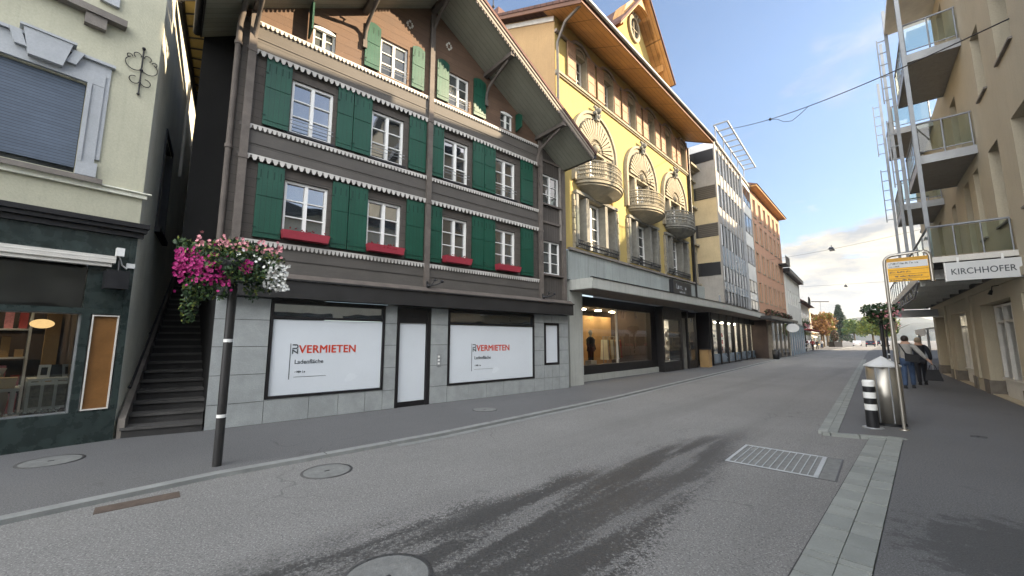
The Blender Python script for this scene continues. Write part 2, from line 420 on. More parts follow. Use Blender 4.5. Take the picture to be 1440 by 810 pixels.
# ---------- wall sheet with openings, clipped by a roof line
def clip_poly(poly, f):
    out = []
    for i in range(len(poly)):
        a, b = poly[i], poly[(i+1) % len(poly)]
        fa, fb = f(a), f(b)
        if fa >= 0: out.append(a)
        if (fa >= 0) != (fb >= 0):
            t = fa/(fa-fb); out.append((a[0]+(b[0]-a[0])*t, a[1]+(b[1]-a[1])*t))
    return out
def wall(mb, x0, x1, z0, z1, openings=(), y=0., reveal=.18, mi=0, clips=(), rmi=None, xs_extra=()):
    if rmi is None: rmi = mi
    xs = sorted(set([x0, x1] + [v for o in openings for v in o[:2]] + list(xs_extra)))
    zs = sorted(set([z0, z1] + [v for o in openings for v in o[2:4]]))
    xs = [x for x in xs if x0-1e-6 <= x <= x1+1e-6]; zs = [z for z in zs if z0-1e-6 <= z <= z1+1e-6]
    for i in range(len(xs)-1):
        for j in range(len(zs)-1):
            cx, cz = (xs[i]+xs[i+1])/2, (zs[j]+zs[j+1])/2
            if any(o[0] < cx < o[1] and o[2] < cz < o[3] for o in openings): continue
            p = [(xs[i],zs[j]),(xs[i+1],zs[j]),(xs[i+1],zs[j+1]),(xs[i],zs[j+1])]
            for c in clips:
                p = clip_poly(p, c)
                if len(p) < 3: break
            if len(p) >= 3: mb.add([(a, y, b) for a, b in p], [tuple(range(len(p)))], mi)
    for (a, b, c, d) in [o[:4] for o in openings]:
        r = y+reveal
        mb.quad((a,y,c),(a,r,c),(a,r,d),(a,y,d), rmi); mb.quad((b,r,c),(b,y,c),(b,y,d),(b,r,d), rmi)
        mb.quad((a,y,d),(a,r,d),(b,r,d),(b,y,d), rmi); mb.quad((a,r,c),(a,y,c),(b,y,c),(b,r,c), rmi)
    return mb

def window(parent, x0, x1, z0, z1, y, cols=2, rows=3, fw=.06, bar=.025, mat='white', pane='pane', arch=False, curtain=False, depth=.05, mull=None, name='window'):
    """casement: frame, centre mullion, glazing bars; the pane is a sub-part"""
    m = MB(); mull = mull or fw*1.25
    m.box(x0, x0+fw, y-depth, y+.01, z0, z1); m.box(x1-fw, x1, y-depth, y+.01, z0, z1)
    m.box(x0+fw, x1-fw, y-depth+.002, y+.01, z0, z0+fw); m.box(x0+fw, x1-fw, y-depth+.002, y+.01, z1-fw, z1)
    w = (x1-x0-2*fw)
    for c in range(1, cols):
        xc = x0+fw+w*c/cols; m.box(xc-mull/2, xc+mull/2, y-depth-.008, y+.01, z0+fw, z1-fw)
    for c in range(cols):
        xa = x0+fw+w*c/cols+(mull/2 if c else 0); xb = x0+fw+w*(c+1)/cols-(mull/2 if c < cols-1 else 0)
        for r_ in range(1, rows):
            zc = z0+fw+(z1-z0-2*fw)*r_/rows
            m.box(xa, xb, y-depth+.018, y+.0, zc-bar/2, zc+bar/2)
    f = m.build(name, mat, parent)
    g = MB(); g.quad((x0+fw*.6, y-.004, z0+fw*.6),(x1-fw*.6, y-.004, z0+fw*.6),(x1-fw*.6, y-.004, z1-fw*.6),(x0+fw*.6, y-.004, z1-fw*.6))
    g.build('pane', pane, f)
    return f

def room(name, x0, x1, y0, y1, z0, z1, parent, wallm='shopwall', floor='floorwood', lamp=None, lamps=2):
    m = MB()
    m.quad((x0,y1,z0),(x0,y1,z1),(x1,y1,z1),(x1,y1,z0), 0)
    m.quad((x0,y0,z0),(x0,y0,z1),(x0,y1,z1),(x0,y1,z0), 0); m.quad((x1,y0,z0),(x1,y1,z0),(x1,y1,z1),(x1,y0,z1), 0)
    m.quad((x0,y0,z1),(x1,y0,z1),(x1,y1,z1),(x0,y1,z1), 0); m.quad((x0,y0,z0),(x0,y1,z0),(x1,y1,z0),(x1,y0,z0), 1)
    o = m.build(name, [wallm, floor], parent)
    if lamp:
        for i in range(lamps):
            xc = x0+(x1-x0)*(i+.5)/lamps; yc = (y0+y1)/2
            l = MB(); l.box(xc-.14, xc+.14, yc-.09, yc+.09, z1-.06, z1-.02); l.build('ceiling_light', lamp, o)
    return o

def shelf_unit(fr, x, y, w, lab, mats, z=.32, rows=4):
    t = thing('display_shelf', lab, 'shelf', fr.w(x,y,z), fr.rz)
    m = MB(); 
    for k in range(rows+1): m.box(-w/2, w/2, 0, .3, k*.5, k*.5+.03)
    m.box(-w/2-.03,-w/2,0,.3,0,rows*.5+.03); m.box(w/2,w/2+.03,0,.3,0,rows*.5+.03); m.build('shelving','white',t)
    for mi_, mm in enumerate(mats):
        m = MB()
        for k in range(rows):
            for j in range(int(w/.16)):
                if random.random() < .75/len(mats)+.1:
                    xx = -w/2+.08+j*.16; h = random.uniform(.1,.36); m.box(xx-.05,xx+.05,.05+.002*mi_,.2,k*.5+.03,k*.5+.03+h+.001*mi_)
        m.build('goods', mm, t)
    return t

# =================================================================== SETTING
KL = [(-14.0,-7.1),(-4.72,3.91),(-3.65,5.19),(-2.91,5.84),(-1.27,7.33),(2.84,11.67),(24.26,36.36),(88.,103.5),(230.,262.)]
KR1 = [(-7.,-5.6),(2.55,3.05),(6.6,6.98)]
KR2 = [(5.62,7.55),(48.94,55.5),(95.,104.),(240.,256.)]
def offset_line(pts, d):
    out = []
    for i, p in enumerate(pts):
        a = Vector(pts[max(i-1,0)]); b = Vector(pts[min(i+1,len(pts)-1)]); t = (b-a).normalized()
        out.append((p[0]+t.y*d, p[1]-t.x*d))      # d > 0 : to the right of travel
    return out
def strip(mb, A, B, z, mi=0):
    for i in range(len(A)-1):
        mb.quad((A[i][0],A[i][1],z),(B[i][0],B[i][1],z),(B[i+1][0],B[i+1][1],z),(A[i+1][0],A[i+1][1],z), mi)
def side(mb, A, z0, z1, mi=0):
    for i in range(len(A)-1):
        mb.quad((A[i][0],A[i][1],z0),(A[i+1][0],A[i+1][1],z0),(A[i+1][0],A[i+1][1],z1),(A[i][0],A[i][1],z1), mi)

ZR = -.045
g = MB(); g.quad((-500,-500,-.06),(2400,-500,-.06),(2400,2400,-.06),(-500,2400,-.06)); struct(g.build('ground', 'ground'))
# road
rd = MB()
RL = KL; RR = [(-7.,-5.6),(2.55,3.05),(6.6,6.98),(5.62,7.55),(48.94,55.5),(95.,104.),(240.,256.)]
poly = [(x,y,ZR) for x,y in RL] + [(x,y,ZR) for x,y in reversed(RR)]
rd.add(poly, [tuple(range(len(poly)))[::-1]]); struct(rd.build('road', 'road'))
# left pavement and kerb
pv = MB(); kin = offset_line(KL, -.15); far = [(x-40, y+28) for x,y in KL]
strip(pv, far, kin, 0.); struct(pv.build('pavement', 'pave'))
kb = MB(); strip(kb, kin, KL, .003); side(kb, KL, ZR, .003)
struct(kb.build('kerb', 'granite_kerb'))
jt = MB()
for i in range(3, 6):                                   # joints across the kerb stones
    a, b = Vector(KL[i]), Vector(KL[i+1]); L = (b-a).length; t = (b-a).normalized(); nrm = Vector((-t.y, t.x))
    k = .3
    while k < min(L, 22):
        p = a+t*k; q = p+nrm*.15
        jt.quad((p.x,p.y,.005),(p.x+t.x*.012,p.y+t.y*.012,.005),(q.x+t.x*.012,q.y+t.y*.012,.005),(q.x,q.y,.005)); k += 1.0
    
struct(jt.build('kerb_joints', 'joint'))
gt = MB(); g0 = [(-1.9,6.76)]+KL[4:8]; strip(gt, offset_line(g0, .03), offset_line(g0, .17), ZR+.006); struct(gt.build('gutter', 'granite_kerb'))
# right pavement
pr = MB(); A = [(-7.,-5.6),(2.55,3.05),(6.6,6.98)]
pr.add([(-7.,-5.6,0),(20,-30,0),(60,-10,0),(60,30,0),(6.6,6.98,0),(2.55,3.05,0)], [(0,1,2,3,4,5)])
B = KR2; pr.add([(6.6,6.98,0),(60,30,0),(260,230,0),(240,256,0),(95,104,0),(48.94,55.5,0),(5.62,7.55,0)], [tuple(range(7))])
struct(pr.build('pavement', 'pave'))
# double row of pavers on the right (each stone modelled)
pvs = MB(); base = MB()
def paver_rows(P0, P1, widths, lens, z, jit=.004):
    a, b = Vector(P0), Vector(P1); L = (b-a).length; t = (b-a).normalized(); nr = Vector((-t.y, t.x))
    off = 0
    for wi, w in enumerate(widths):
        k = -random.random()*lens
        while k < L:
            l = lens*(.8+.4*random.random()); k0 = max(k, 0)+.008; k1 = min(k+l, L)-.008; k += l
            if k1-k0 < .05: continue
            dz = random.uniform(-jit, jit)
            c = [a+t*k0+nr*(off+.006), a+t*k1+nr*(off+.006), a+t*k1+nr*(off+w-.006), a+t*k0+nr*(off+w-.006)]
            zz = z[wi]+dz
            pvs.hexa([(p.x,p.y,-.055) for p in c]+[(p.x,p.y,zz) for p in c], random.choice((0,0,1,2)))
        off += w
paver_rows((-1.5,-.86),(2.55,3.05),(.20,.22),.30,(.012,-.004))
paver_rows((2.55,3.05),(6.6,6.98),(.20,.22),.30,(.012,-.004))
struct(pvs.build('gutter', ['paver','paver2','paver3']))
pvs = MB(); paver_rows((6.63,6.97),(5.60,7.50),(.12,),.5,(.012,))
paver_rows((5.80,7.36),(30.,34.2),(.14,.15),.42,(.012,.007))
struct(pvs.build('kerb', ['paver','paver2','paver3']))
bs = MB(); bs.quad((-1.5,-.86,-.02),(6.6,6.98,-.02),(6.3,7.28,-.02),(-1.8,-.56,-.02)); struct(bs.build('gutter_bed','joint'))

# mountains far behind the street
mt = MB()
def ridge(dist, a0, a1, hfun, n=60, depth=400):
    rows = []
    for j in range(6):
        row = []
        for i in range(n+1):
            a = R(a0+(a1-a0)*i/n); dd = dist+depth*j/5
            h = hfun(i/n)*math.sin(PI/2*min(1, j/4.))+random.uniform(-6, 6)*(j > 0)
            row.append((math.sin(a)*dd, math.cos(a)*dd, h if j else -5))
        rows.append(row)
    v = [p for r_ in rows for p in r_]; f = []
    for j in range(5):
        for i in range(n): f.append((j*(n+1)+i, j*(n+1)+i+1, (j+1)*(n+1)+i+1, (j+1)*(n+1)+i))
    mt.add(v, f, 0, True)
ridge(1700, 10, 80, lambda u: 60+42*math.sin(u*5.2+.6)+24*math.sin(u*17)+11*math.sin(u*41), 110, 500)
ridge(1100, 10, 80, lambda u: 34+16*math.sin(u*9+2)+9*math.sin(u*31), 110, 300)
struct(mt.build('hills', 'mountain'))

# =================================================================== CHALET
CH = Frame((-5.642, 7.557), 48.997)
chalet = thing('timber_house', 'grey timber gabled house with green shutters and white scalloped trims above granite shopfront', 'house', CH.w(0,0,0), CH.rz)
W1 = [(1.0,1.88),(2.80,3.67),(4.90,5.74),(6.75,7.62)]
D1, D2 = (3.88, 5.09), (6.18, 7.43)
AX0, AX1 = 8.82, 10.08
apex, slope = (4.43, 11.23), .6
roofz = lambda x: apex[1]-abs(x-apex[0])*slope
roofclip = [lambda p: (apex[1]+(p[0]-apex[0])*slope)-p[1]+.02, lambda p: (apex[1]-(p[0]-apex[0])*slope)-p[1]+.02]
# grey timber walls of the two main floors
m = MB()
op = [(a,b,D1[0],D1[1]) for a,b in W1]+[(a,b,D2[0],D2[1]) for a,b in W1]
wall(m, 0.02, 8.72, 2.9, 8.42, op, 0, .14, clips=roofclip)
m.build('timber_wall', 'timber', chalet)
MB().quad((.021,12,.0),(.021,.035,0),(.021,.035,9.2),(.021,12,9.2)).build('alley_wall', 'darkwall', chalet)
MB().box(-.58,.015,1.03,1.2,3.3,8.9).build('shade_screen', 'darkwall', chalet)  # dark screen added above the stairs to stand for shade
m = MB()
G3 = [(2.94,3.70,8.50,9.52),(5.0,5.72,8.50,9.52),(1.34,1.84,8.46,9.0),(6.97,7.49,8.50,9.1)]
wall(m, 0.02, 8.72, 8.42, 11.3, G3, -.01, .14, clips=roofclip, xs_extra=(4.43,)); m.build('gable_wall', 'gable', chalet)
# annex strip on the right
m = MB(); ao = [(8.92,9.82,3.92,5.09),(8.92,9.82,6.42,7.52)]
wall(m, 8.72, 10.06, 2.9, 8.9, ao, .07, .1, clips=roofclip); m.quad((10.06,.07,2.9),(10.06,12,2.9),(10.06,12,8.0),(10.06,.07,8.0))
m.build('side_bay_wall', 'annex', chalet)
m = MB()
for z in (5.75, 8.0): m.box(8.83, 10.07, .02, .065, z-.04, z+.04)
m.box(9.9, 10.08, -.01, .068, 2.95, 7.9); m.build('batten', 'post', chalet)
# spandrels (slightly proud) and shelves
for (za, zb) in ((5.36,6.02),(7.69,8.35)):
    m = MB(); m.box(.13, 8.6, -.07, -.003, za, zb); m.box(.10, 8.62, -.10, -.073, zb-.05, zb+.03); m.box(.10, 8.62, -.10, -.073, za-.01, za+.05)
    m.box(.13, 8.6, -.085, -.072, za+.30, za+.325)
    m.build('spandrel', 'spandrel', chalet)
m = MB(); m.box(.13, 8.6, -.07, -.003, 3.02, 3.60); m.box(.10, 8.62, -.10, -.073, 3.56, 3.66); m.box(.13, 8.6, -.085, -.072, 3.3, 3.325); m.build('spandrel', 'spandrel', chalet)
# scalloped trims
def scallop(z, x0, x1, pitch, h, y=-.112, mat='trimw', parent=chalet, fn=None):
    m = MB(); n = int((x1-x0)/pitch)
    p = (x1-x0)/n
    m.box(x0, x1, y, y+.018, z-.025, z+.0)
    for i in range(n):
        a = x0+i*p
        m.prism([(a+.06*p, z-.024),(a+.14*p, z-h*.65),(a+.3*p, z-h),(a+.6*p, z-h),(a+.76*p, z-h*.65),(a+.84*p, z-.024)], y+.001, y+.016)
    return m.build('scalloped_trim', mat, parent)
scallop(3.655, .15, 8.6, .088, .115)
scallop(5.42, .22, 8.6, .125, .12)
scallop(6.06, .15, 8.6, .088, .105)
scallop(7.73, .22, 8.6, .125, .12)
scallop(8.38, .22, 8.62, .088, .10, y=-.112)
# windows
for f, (z0, z1) in enumerate((D1, D2)):
    for (a, b) in W1:
        w = window(chalet, a, b, z0, z1, .12, 2, 3, .055, .022, pane='pane', depth=.06)
        MB().box(a-.06, b+.06, -.05, .06, z0-.06, z0-.012).build('sill', 'dark', w)
        if f:
            m = MB()
            for k in (.18, .27): m.tube([(a-.02, -.05, z0+k), (b+.02, -.05, z0+k)], .009, 5)
            m.build('guard_rail', 'galv', w)
for (a, b, z0, z1) in ao:
    w = window(chalet, a, b, z0, z1, .17, 2, 3, .05, .022, pane='panedull'); MB().box(a-.05, b+.1, -.03, .12, z0-.07, z0-.012).build('sill', 'post', w)
for i, (a, b, z0, z1) in enumerate(G3):
    w = window(chalet, a, b, z0, z1, .10, 2, 3 if i < 2 else 2, .05, .02, pane='panedull')
    if i < 2:
        m = MB()
        for k in (.12, .20, .28): m.tube([(a, -.06, z0+k), (b, -.06, z0+k)], .007, 5)
        m.build('guard_rail', 'galv', w)
    else:
        n = 10; pts = [((a+b)/2+math.cos(PI*k/n)*(b-a)/2, z1-.09+math.sin(PI*k/n)*.09) for k in range(n+1)]
        MB().prism(pts+[(a, z1+.12), (b, z1+.12)][0:0]+[(a-.03, z1-.09),(a-.03,z1+.05),((a+b)/2, z1+.1),(b+.03, z1+.05),(b+.03, z1-.09)][0:0], .0, .07).build('arched_head', 'white', w)
# shutters
def shutter(x0, x1, z0, z1, arch=False, y=-.045, parent=chalet, mat='green'):
    m = MB()
    if arch:
        n = 8; top = [(x1+(x0-x1)*k/n, z1-.07+.07*math.sin(PI*k/n)) for k in range(n+1)]
        m.prism([(x0, z0), (x1, z0)]+top, y-.018, y+.018)
    else: m.box(x0, x1, y-.018, y+.018, z0, z1)
    m.box(x0+.02, x1-.02, y-.030, y-.019, z0+.10, z0+.16); m.box(x0+.02, x1-.02, y-.030, y-.019, z1-.62*(z1-z0)*.5-.2, z1-.62*(z1-z0)*.5-.145)
    n = max(2, int((x1-x0)/.115))
    for k in range(n):
        xc = x0+(x1-x0)*(k+.5+.0)/n
        m.box(xc-.011, xc+.011, y-.0205, y-.0185, z1-.30, z1-.13, 1)
    for zc in (z0+.2, z1-.35): m.box(x0-.02, x0+.05, y-.034, y-.031, zc-.012, zc+.012, 1)
    o = m.build('shutter', [mat, 'greend'], parent); return o
SH = [(.48,.97),(1.96,2.32),(2.34,2.78),(3.80,4.30),(4.49,4.86),(5.88,6.30),(6.32,6.74),(7.82,8.37)]
for (a, b) in SH:
    shutter(a, b, 3.73, 5.29); shutter(a, b, 6.15, 7.66)
for (a, b) in ((2.52,2.91),(3.81,4.18),(4.59,4.98),(5.87,6.33)): shutter(a, b, 8.49, 9.74, True, y=-.055)
# folded-out little shutters beside the small gable windows
for (x, z0, z1) in ((1.24,8.5,9.35),(7.60,8.52,9.12)):
    m = MB(); m.prism([(-.06,z0),(-.36,z0+.08),(-.36,z1-.12),(-.2,z1),(-.06,z1)], x-.018, x+.018, axis=0); m.build('shutter', 'green', chalet)
# posts and downpipes
for (a, b, z0, z1, nm, mt_) in ((.13,.27,3.0,8.55,'corner_post','post'),(4.32,4.46,2.98,10.9,'centre_post','post'),(8.60,8.76,2.98,8.60,'corner_post','post')):
    MB().box(a, b, -.15, -.074, z0, z1).box(a-.012, b+.012, -.162, -.06, 5.28, 5.36).box(a-.012, b+.012, -.162, -.06, 7.62, 7.70).build(nm, mt_, chalet)
MB().tube([(-.04,-.03,2.95),(-.04,-.03,8.2),(.0,-.3,8.55)], .055, 10).tube([(-.04,-.03,5.45),(-.04,-.03,5.52)], .072, 10).tube([(-.04,-.03,7.7),(-.04,-.03,7.77)], .072, 10).build('downpipe', 'post', chalet)
for x in (3.72, 4.98):   # painted lozenge ornaments
    m = MB(); z = 10.3
    for k in range(4):
        a = PI/4+k*PI/2+PI/4
        cx, cz = x+.075*math.cos(a), z+.10*math.sin(a)
        m.box(cx-.028, cx+.028, -.03, -.013, cz-.028, cz+.028)
    for (dx, dz) in ((-.06,-.06),(.06,-.06),(.06,.06),(-.06,.06)): m.box(x+dx-.016, x+dx+.016, -.028, -.013, z+dz-.016, z+dz+.016)
    m.build('lozenge_ornament', 'offwhite', chalet)
# roof: two slopes with soffit, verge boards
OV = 1.4; XL, XR = -.62, 10.0
def slab(mb, xa, xb, y0, y1, dz0, dz1, mi=0):
    za, zb = roofz(xa), roofz(xb)
    mb.hexa([(xa,y0,za+dz0),(xb,y0,zb+dz0),(xb,y1,zb+dz0),(xa,y1,za+dz0),(xa,y0,za+dz1),(xb,y0,zb+dz1),(xb,y1,zb+dz1),(xa,y1,za+dz1)], mi)
YS = 1.0
m = MB(); slab(m, XL, apex[0], -OV+.04, YS, .0, .05); slab(m, 0, apex[0], YS, 12, .0, .05); slab(m, apex[0], XR, -OV+.04, 12, .0, .05); m.build('soffit', 'soffit', chalet)
m = MB(); slab(m, XL-.1, apex[0], -OV-.06, YS+.1, .17, .27); slab(m, -.1, apex[0], YS+.1, 12.2, .17, .27); slab(m, apex[0], XR+.1, -OV-.06, 12.2, .17, .27); roof = m.build('roof', 'tile', chalet)
m = MB(); slab(m, XL, apex[0], -OV, -OV+.038, -.03, .16); slab(m, apex[0], XR, -OV, -OV+.038, -.03, .16)
slab(m, XL, apex[0], -OV-.03, -OV-.002, .08, .165); slab(m, apex[0], XR, -OV-.03, -OV-.002, .08, .165)
m.build('verge_board', 'verge', chalet)
m = MB()
for s_ in (-1, 1):                                        # scallops along the verge
    x = apex[0]; end = XL if s_ < 0 else XR; n = 62
    for i in range(n):
        xa = x+(end-x)*(i+.1)/n; xb = x+(end-x)*(i+.8)/n; xm = (xa+xb)/2
        m.prism([(xa, roofz(xa)-.028),(xb, roofz(xb)-.028),(xm+(xb-xm)*.5, roofz(xm)-.105),(xm-(xm-xa)*.5*1, roofz(xm)-.095)], -OV+.008, -OV+.03)
m.build('verge_scallops', 'post', chalet)
m = MB()
for s_, xe in ((-1, XL), (1, XR)):
    z = roofz(xe); ye = 12 if s_ > 0 else YS
    m.box(xe-(.0 if s_ > 0 else .03), xe+(.03 if s_ > 0 else .0), -OV+.001, ye, z-.02, z+.17)
    m.tube([(xe+s_*.09, -OV, z+.06), (xe+s_*.09, ye, z+.06)], .07, 10)
    m.build('gutter', 'dark', chalet); m = MB()
# purlins and curved brackets
for x in (.22, 2.50, 4.43, 6.34, 8.58):
    z = roofz(x)
    m = MB(); m.box(x-.07, x+.07, -OV+.05, 0, z-.17, z-.045)
    pts = [( -.05, z-1.05), (-.12, z-.72), (-.26, z-.55), (-.55, z-.42), (-.85, z-.30), (-1.15, z-.20)]
    m.tube([(x, a, b) for a, b in pts], [.05, .045, .05, .04, .05, .035], 8)
    m.box(x-.05, x+.05, -.12, -.02, z-1.15, z-.95)
    m.tube([(x, -.62, z-.40), (x, -.55, z-.30), (x, -.66, z-.24)], .03, 6)
    m.build('roof_bracket', 'post', chalet)
# ground floor: granite cladding slabs with joints
m = MB(); gaps = [(.92,3.37,.47,2.45),(3.68,4.64,-.1,2.45),(5.16,8.44,.43,2.45),(8.9,9.63,.83,2.21)]
wall(m, 0, 10.12, 0, 2.5, gaps, .03, .12, mi=0)
m.quad((10.12,.03,0),(10.12,6,0),(10.12,6,3),(10.12,.03,3)); m.build('ground_floor_wall', 'joint', chalet)
m = MB()
rows = [0, .45, .98, 1.55, 2.1, 2.49]
cells = {(0,.92):[0,.44,.98,1.52,2.05,2.49],(3.37,3.68):[0,.44,.98,1.52,2.05,2.49],(4.64,5.16):[0,.44,.98,1.52,2.05,2.49],(8.44,8.9):[0,.4,.83,1.3,1.75,2.21,2.49],(9.63,10.12):[0,.4,.83,1.3,1.75,2.21,2.49]}
for (a, b), zs in cells.items():
    for i in range(len(zs)-1): m.box(a+.005, b-.005, 0, .028, zs[i]+.005, zs[i+1]-.005)
for xs, zt in (([.92,1.75,2.35,2.95,3.37], .465),([5.16,5.85,6.5,7.15,7.8,8.44], .425)):
    for i in range(len(xs)-1): m.box(xs[i]+.005, xs[i+1]-.005, 0, .028, .005, zt)
for a, b in ((8.9,9.27),(9.27,9.63)):
    for za, zb in ((0,.4),(.4,.82),(2.22,2.49)): m.box(a+.005, b-.005, 0, .028, za+.005, zb-.005)
for tst in (lambda x: x < 4.0, lambda x: x >= 4.0):
    mm = MB()
    for i in range(0, len(m.v), 8):
        if tst(m.v[i][0]): mm.add(m.v[i:i+8], [(3,2,1,0),(4,5,6,7),(0,1,5,4),(1,2,6,5),(2,3,7,6),(3,0,4,7)])
    mm.build('granite_cladding', 'granite', chalet)
# shop windows (dark frames) with a dark strip of glass at the top
def shopwin(x0, x1, z0, z1, zt, parent=chalet):
    m = MB(); f = .05
    m.box(x0, x0+f, -.02, .10, z0, z1); m.box(x1-f, x1, -.02, .10, z0, z1); m.box(x0+f, x1-f, -.018, .10, z0, z0+f); m.box(x0+f, x1-f, -.018, .10, z1-f, z1)
    if zt: m.box(x0+f, x1-f, -.016, .10, zt, zt+.05)
    w = m.build('shop_window', 'dark', parent)
    MB().quad((x0+f*.5,.05,(zt or z0)+.01),(x1-f*.5,.05,(zt or z0)+.01),(x1-f*.5,.05,z1-.02),(x0+f*.5,.05,z1-.02)).build('pane', 'pane', w)
    return w
shopwin(.93, 3.36, .47, 2.45, 2.09); shopwin(5.17, 8.43, .43, 2.45, 2.08)
w = shopwin(8.92, 9.62, .84, 2.20, 0); 
m = MB(); m.box(8.975, 9.565, .03, .045, .895, 2.145); m.build('white_panel', 'film', w)
m = MB(); m.box(3.70, 3.76, -.0, .14, 0.0, 2.44); m.box(4.52, 4.62, -.0, .14, 0.0, 2.44); m.box(3.76, 4.52, .02, .14, 2.08, 2.44)
m.box(3.76, 4.52, .04, .14, .0, .12); dfr = m.build('door', 'dark', chalet)
MB().box(3.77, 4.51, .06, .10, .125, 2.075).build('door_leaf', 'film', dfr)
MB().box(4.08, 4.22, .0, .018, 2.2, 2.26).build('number_plate', 'black', dfr)
# fascia box over the shop
m = MB(); m.box(.0, 10.07, -.30, -.004, 2.50, 2.86); m.box(-.02, 10.09, -.34, -.003, 2.863, 2.90); m.build('fascia', 'anth', chalet)
m = MB(); m.hexa([(0,-.32,2.902),(10.08,-.32,2.902),(10.08,-.004,2.902),(0,-.004,2.902),(0,-.15,3.02),(10.08,-.15,3.02),(10.08,-.004,3.02),(0,-.004,3.02)]); m.build('flashing', 'post', chalet)

# signs on the window film
def vermieten(x0, x1, z0, z1, tx, tz, ts, lab):
    t = thing('rental_sign', lab, 'sign', CH.w(x0,0,z0), CH.rz)
    MB().box(.005, x1-x0-.005, .02, .03, .005, z1-z0-.005).build('panel', 'film', t)
    L, Z = tx-x0, tz-z0
    text_mesh('lettering', 'VERMIETEN', ts, 'txtred', t, (L+.12*ts*1.4, .017, Z), bold=.006, spacing=1.05, sx=.96)
    text_mesh('lettering', 'ZU', ts*.66, 'txtdark', t, (L+.02*ts, .017, Z-.02), rot=(R(90), R(-90), 0), bold=.005).location = (L+.08*ts, .017, Z-.02)
    text_mesh('lettering', 'Ladenfläche', ts*.52, 'txtdark', t, (L-.15*ts, .017, Z-ts*.95), offset=.001)
    blurred_line(t, L-.15*ts, .015, Z-ts*1.75, ts*.9, ts*.2, 'txtdark', 3)
    MB().box(L-.15*ts, L+ts*2.6, .016, .019, Z-ts*2.13, Z-ts*2.10).build('rule', 'txtdark', t)
    MB().box(L-.55*ts, L-.49*ts, .016, .019, Z-ts*2.3, Z+ts*.85).build('rule', 'txtdark', t)
    return t
vermieten(.98, 3.31, .52, 2.08, 1.46, 1.375, .235, 'white sign with red VERMIETEN lettering in the shop window left of the white door')
vermieten(5.22, 8.38, .48, 2.07, 6.1, 1.335, .245, 'white sign with red VERMIETEN lettering in the wider shop window right of the white door')
# red flower boxes
FB = 'red window boxes of the timber house'
labs = ['red flower box under the first-floor window furthest left on the timber house', 'red flower box under the second first-floor window from the left',
        'red flower box under the window just right of the timber house centre post', 'red flower box under the right-hand one of the four main first-floor windows']
for (a, b), lab in zip(W1, labs):
    t = thing('flower_box', lab, 'flower box', CH.w((a+b)/2, -.15, 3.78), CH.rz, FB)
    w = (b-a)/2+.03
    MB().hexa([(-w+.03,-.09,-.02),(w-.03,-.09,-.02),(w-.03,.08,-.02),(-w+.03,.08,-.02),(-w,-.11,.15),(w,-.11,.15),(w,.08,.15),(-w,.08,.15)]).build('box', 'red', t)
    m = MB()
    for k in range(26):
        x, y, z = random.uniform(-w*.9,w*.9), random.uniform(-.12,.0), .15+random.uniform(-.07,.05)
        s_ = .022; m.add([(x-s_,y,z),(x,y-s_,z+s_),(x+s_,y,z),(x,y+s_,z-s_*.3)], [(0,1,2,3)])
    m.build('flowers', 'redcloth', t)
# iron lamp bracket, doorbell
def iron_bracket(x, z, lab, y=-.15):
    t = thing('iron_bracket', lab, 'bracket', CH.w(x, y, z), CH.rz)
    m = MB(); m.tube([(0,.0,0),(.05,-.12,.0),(.16,-.22,.03),(.30,-.25,.10)], .018, 6); m.tube([(0,0,-.12),(0,0,.12)], .03, 6); m.tube([(.05,-.1,-.02),(.12,-.15,.12),(.2,-.2,.16)], .012, 6)
    m.ball((.30,-.25,.12), .045, 8); m.ball((.14,-.15,.15), .035, 8); m.ball((.02,-.05,.0), .05, 8)
    m.build('iron_work', 'black', t)
    return t
iron_bracket(4.40, 3.05, 'black iron bracket at the foot of the timber house centre post')
iron_bracket(8.70, 3.05, 'black iron bracket at the foot of the right corner post of the timber house')
t = thing('doorbell_panel', 'small steel doorbell panel on granite right of the white door', 'doorbell', CH.w(4.88, -.001, 1.12), CH.rz)
MB().box(-.05,.05,-.018,0,-.16,.16).build('plate', 'aluminium', t)
m = MB()
for z in (-.09, 0, .09): m.box(-.03,.03,-.024,-.0185,z-.025,z+.025)
m.build('button', 'white', t)

# =================================================================== STAIRCASE + ALLEY
CR = Frame((-6.69, 6.94), 37.3)
a0 = Vector((-6.64, 6.99)); a1 = Vector((-5.66, 7.54)); al = heading(-37.); al = Vector(al)
st = thing('stone_staircase', 'dark worn stone staircase climbing the narrow alley beside the timber house', 'staircase', (a0.x, a0.y, 0), 0)
m = MB(); N = 22; rise, run = .168, .36
o_ = a0
for k in range(N):
    p0 = a0+al*(k*run)-o_; p1 = a1+al*(k*run)-o_; q0 = a0+al*(k*run+run+.3)-o_; q1 = a1+al*(k*run+run+.3)-o_
    nose = -al*.03
    zt = (k+1)*rise
    m.hexa([(p0.x,p0.y,0),(p1.x,p1.y,0),(q1.x,q1.y,0),(q0.x,q0.y,0),(p0.x,p0.y,zt-.045),(p1.x,p1.y,zt-.045),(q1.x,q1.y,zt-.045),(q0.x,q0.y,zt-.045)], 0)
    n0, n1 = p0+nose, p1+nose
    m.hexa([(n0.x,n0.y,zt-.043),(n1.x,n1.y,zt-.043),(q1.x,q1.y,zt-.043),(q0.x,q0.y,zt-.043),(n0.x,n0.y,zt),(n1.x,n1.y,zt),(q1.x,q1.y,zt),(q0.x,q0.y,zt)], 1)
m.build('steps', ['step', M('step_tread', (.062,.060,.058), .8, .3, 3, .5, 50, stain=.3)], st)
nL = Vector((al.y, -al.x))
e = a0+nL*.05-o_
f0, f1 = e+al*.15, e+al*8.3
MB().tube([(f0.x,f0.y,.82),(f1.x,f1.y,4.45)], .022, 8).build('handrail', 'black', st)
m = MB()
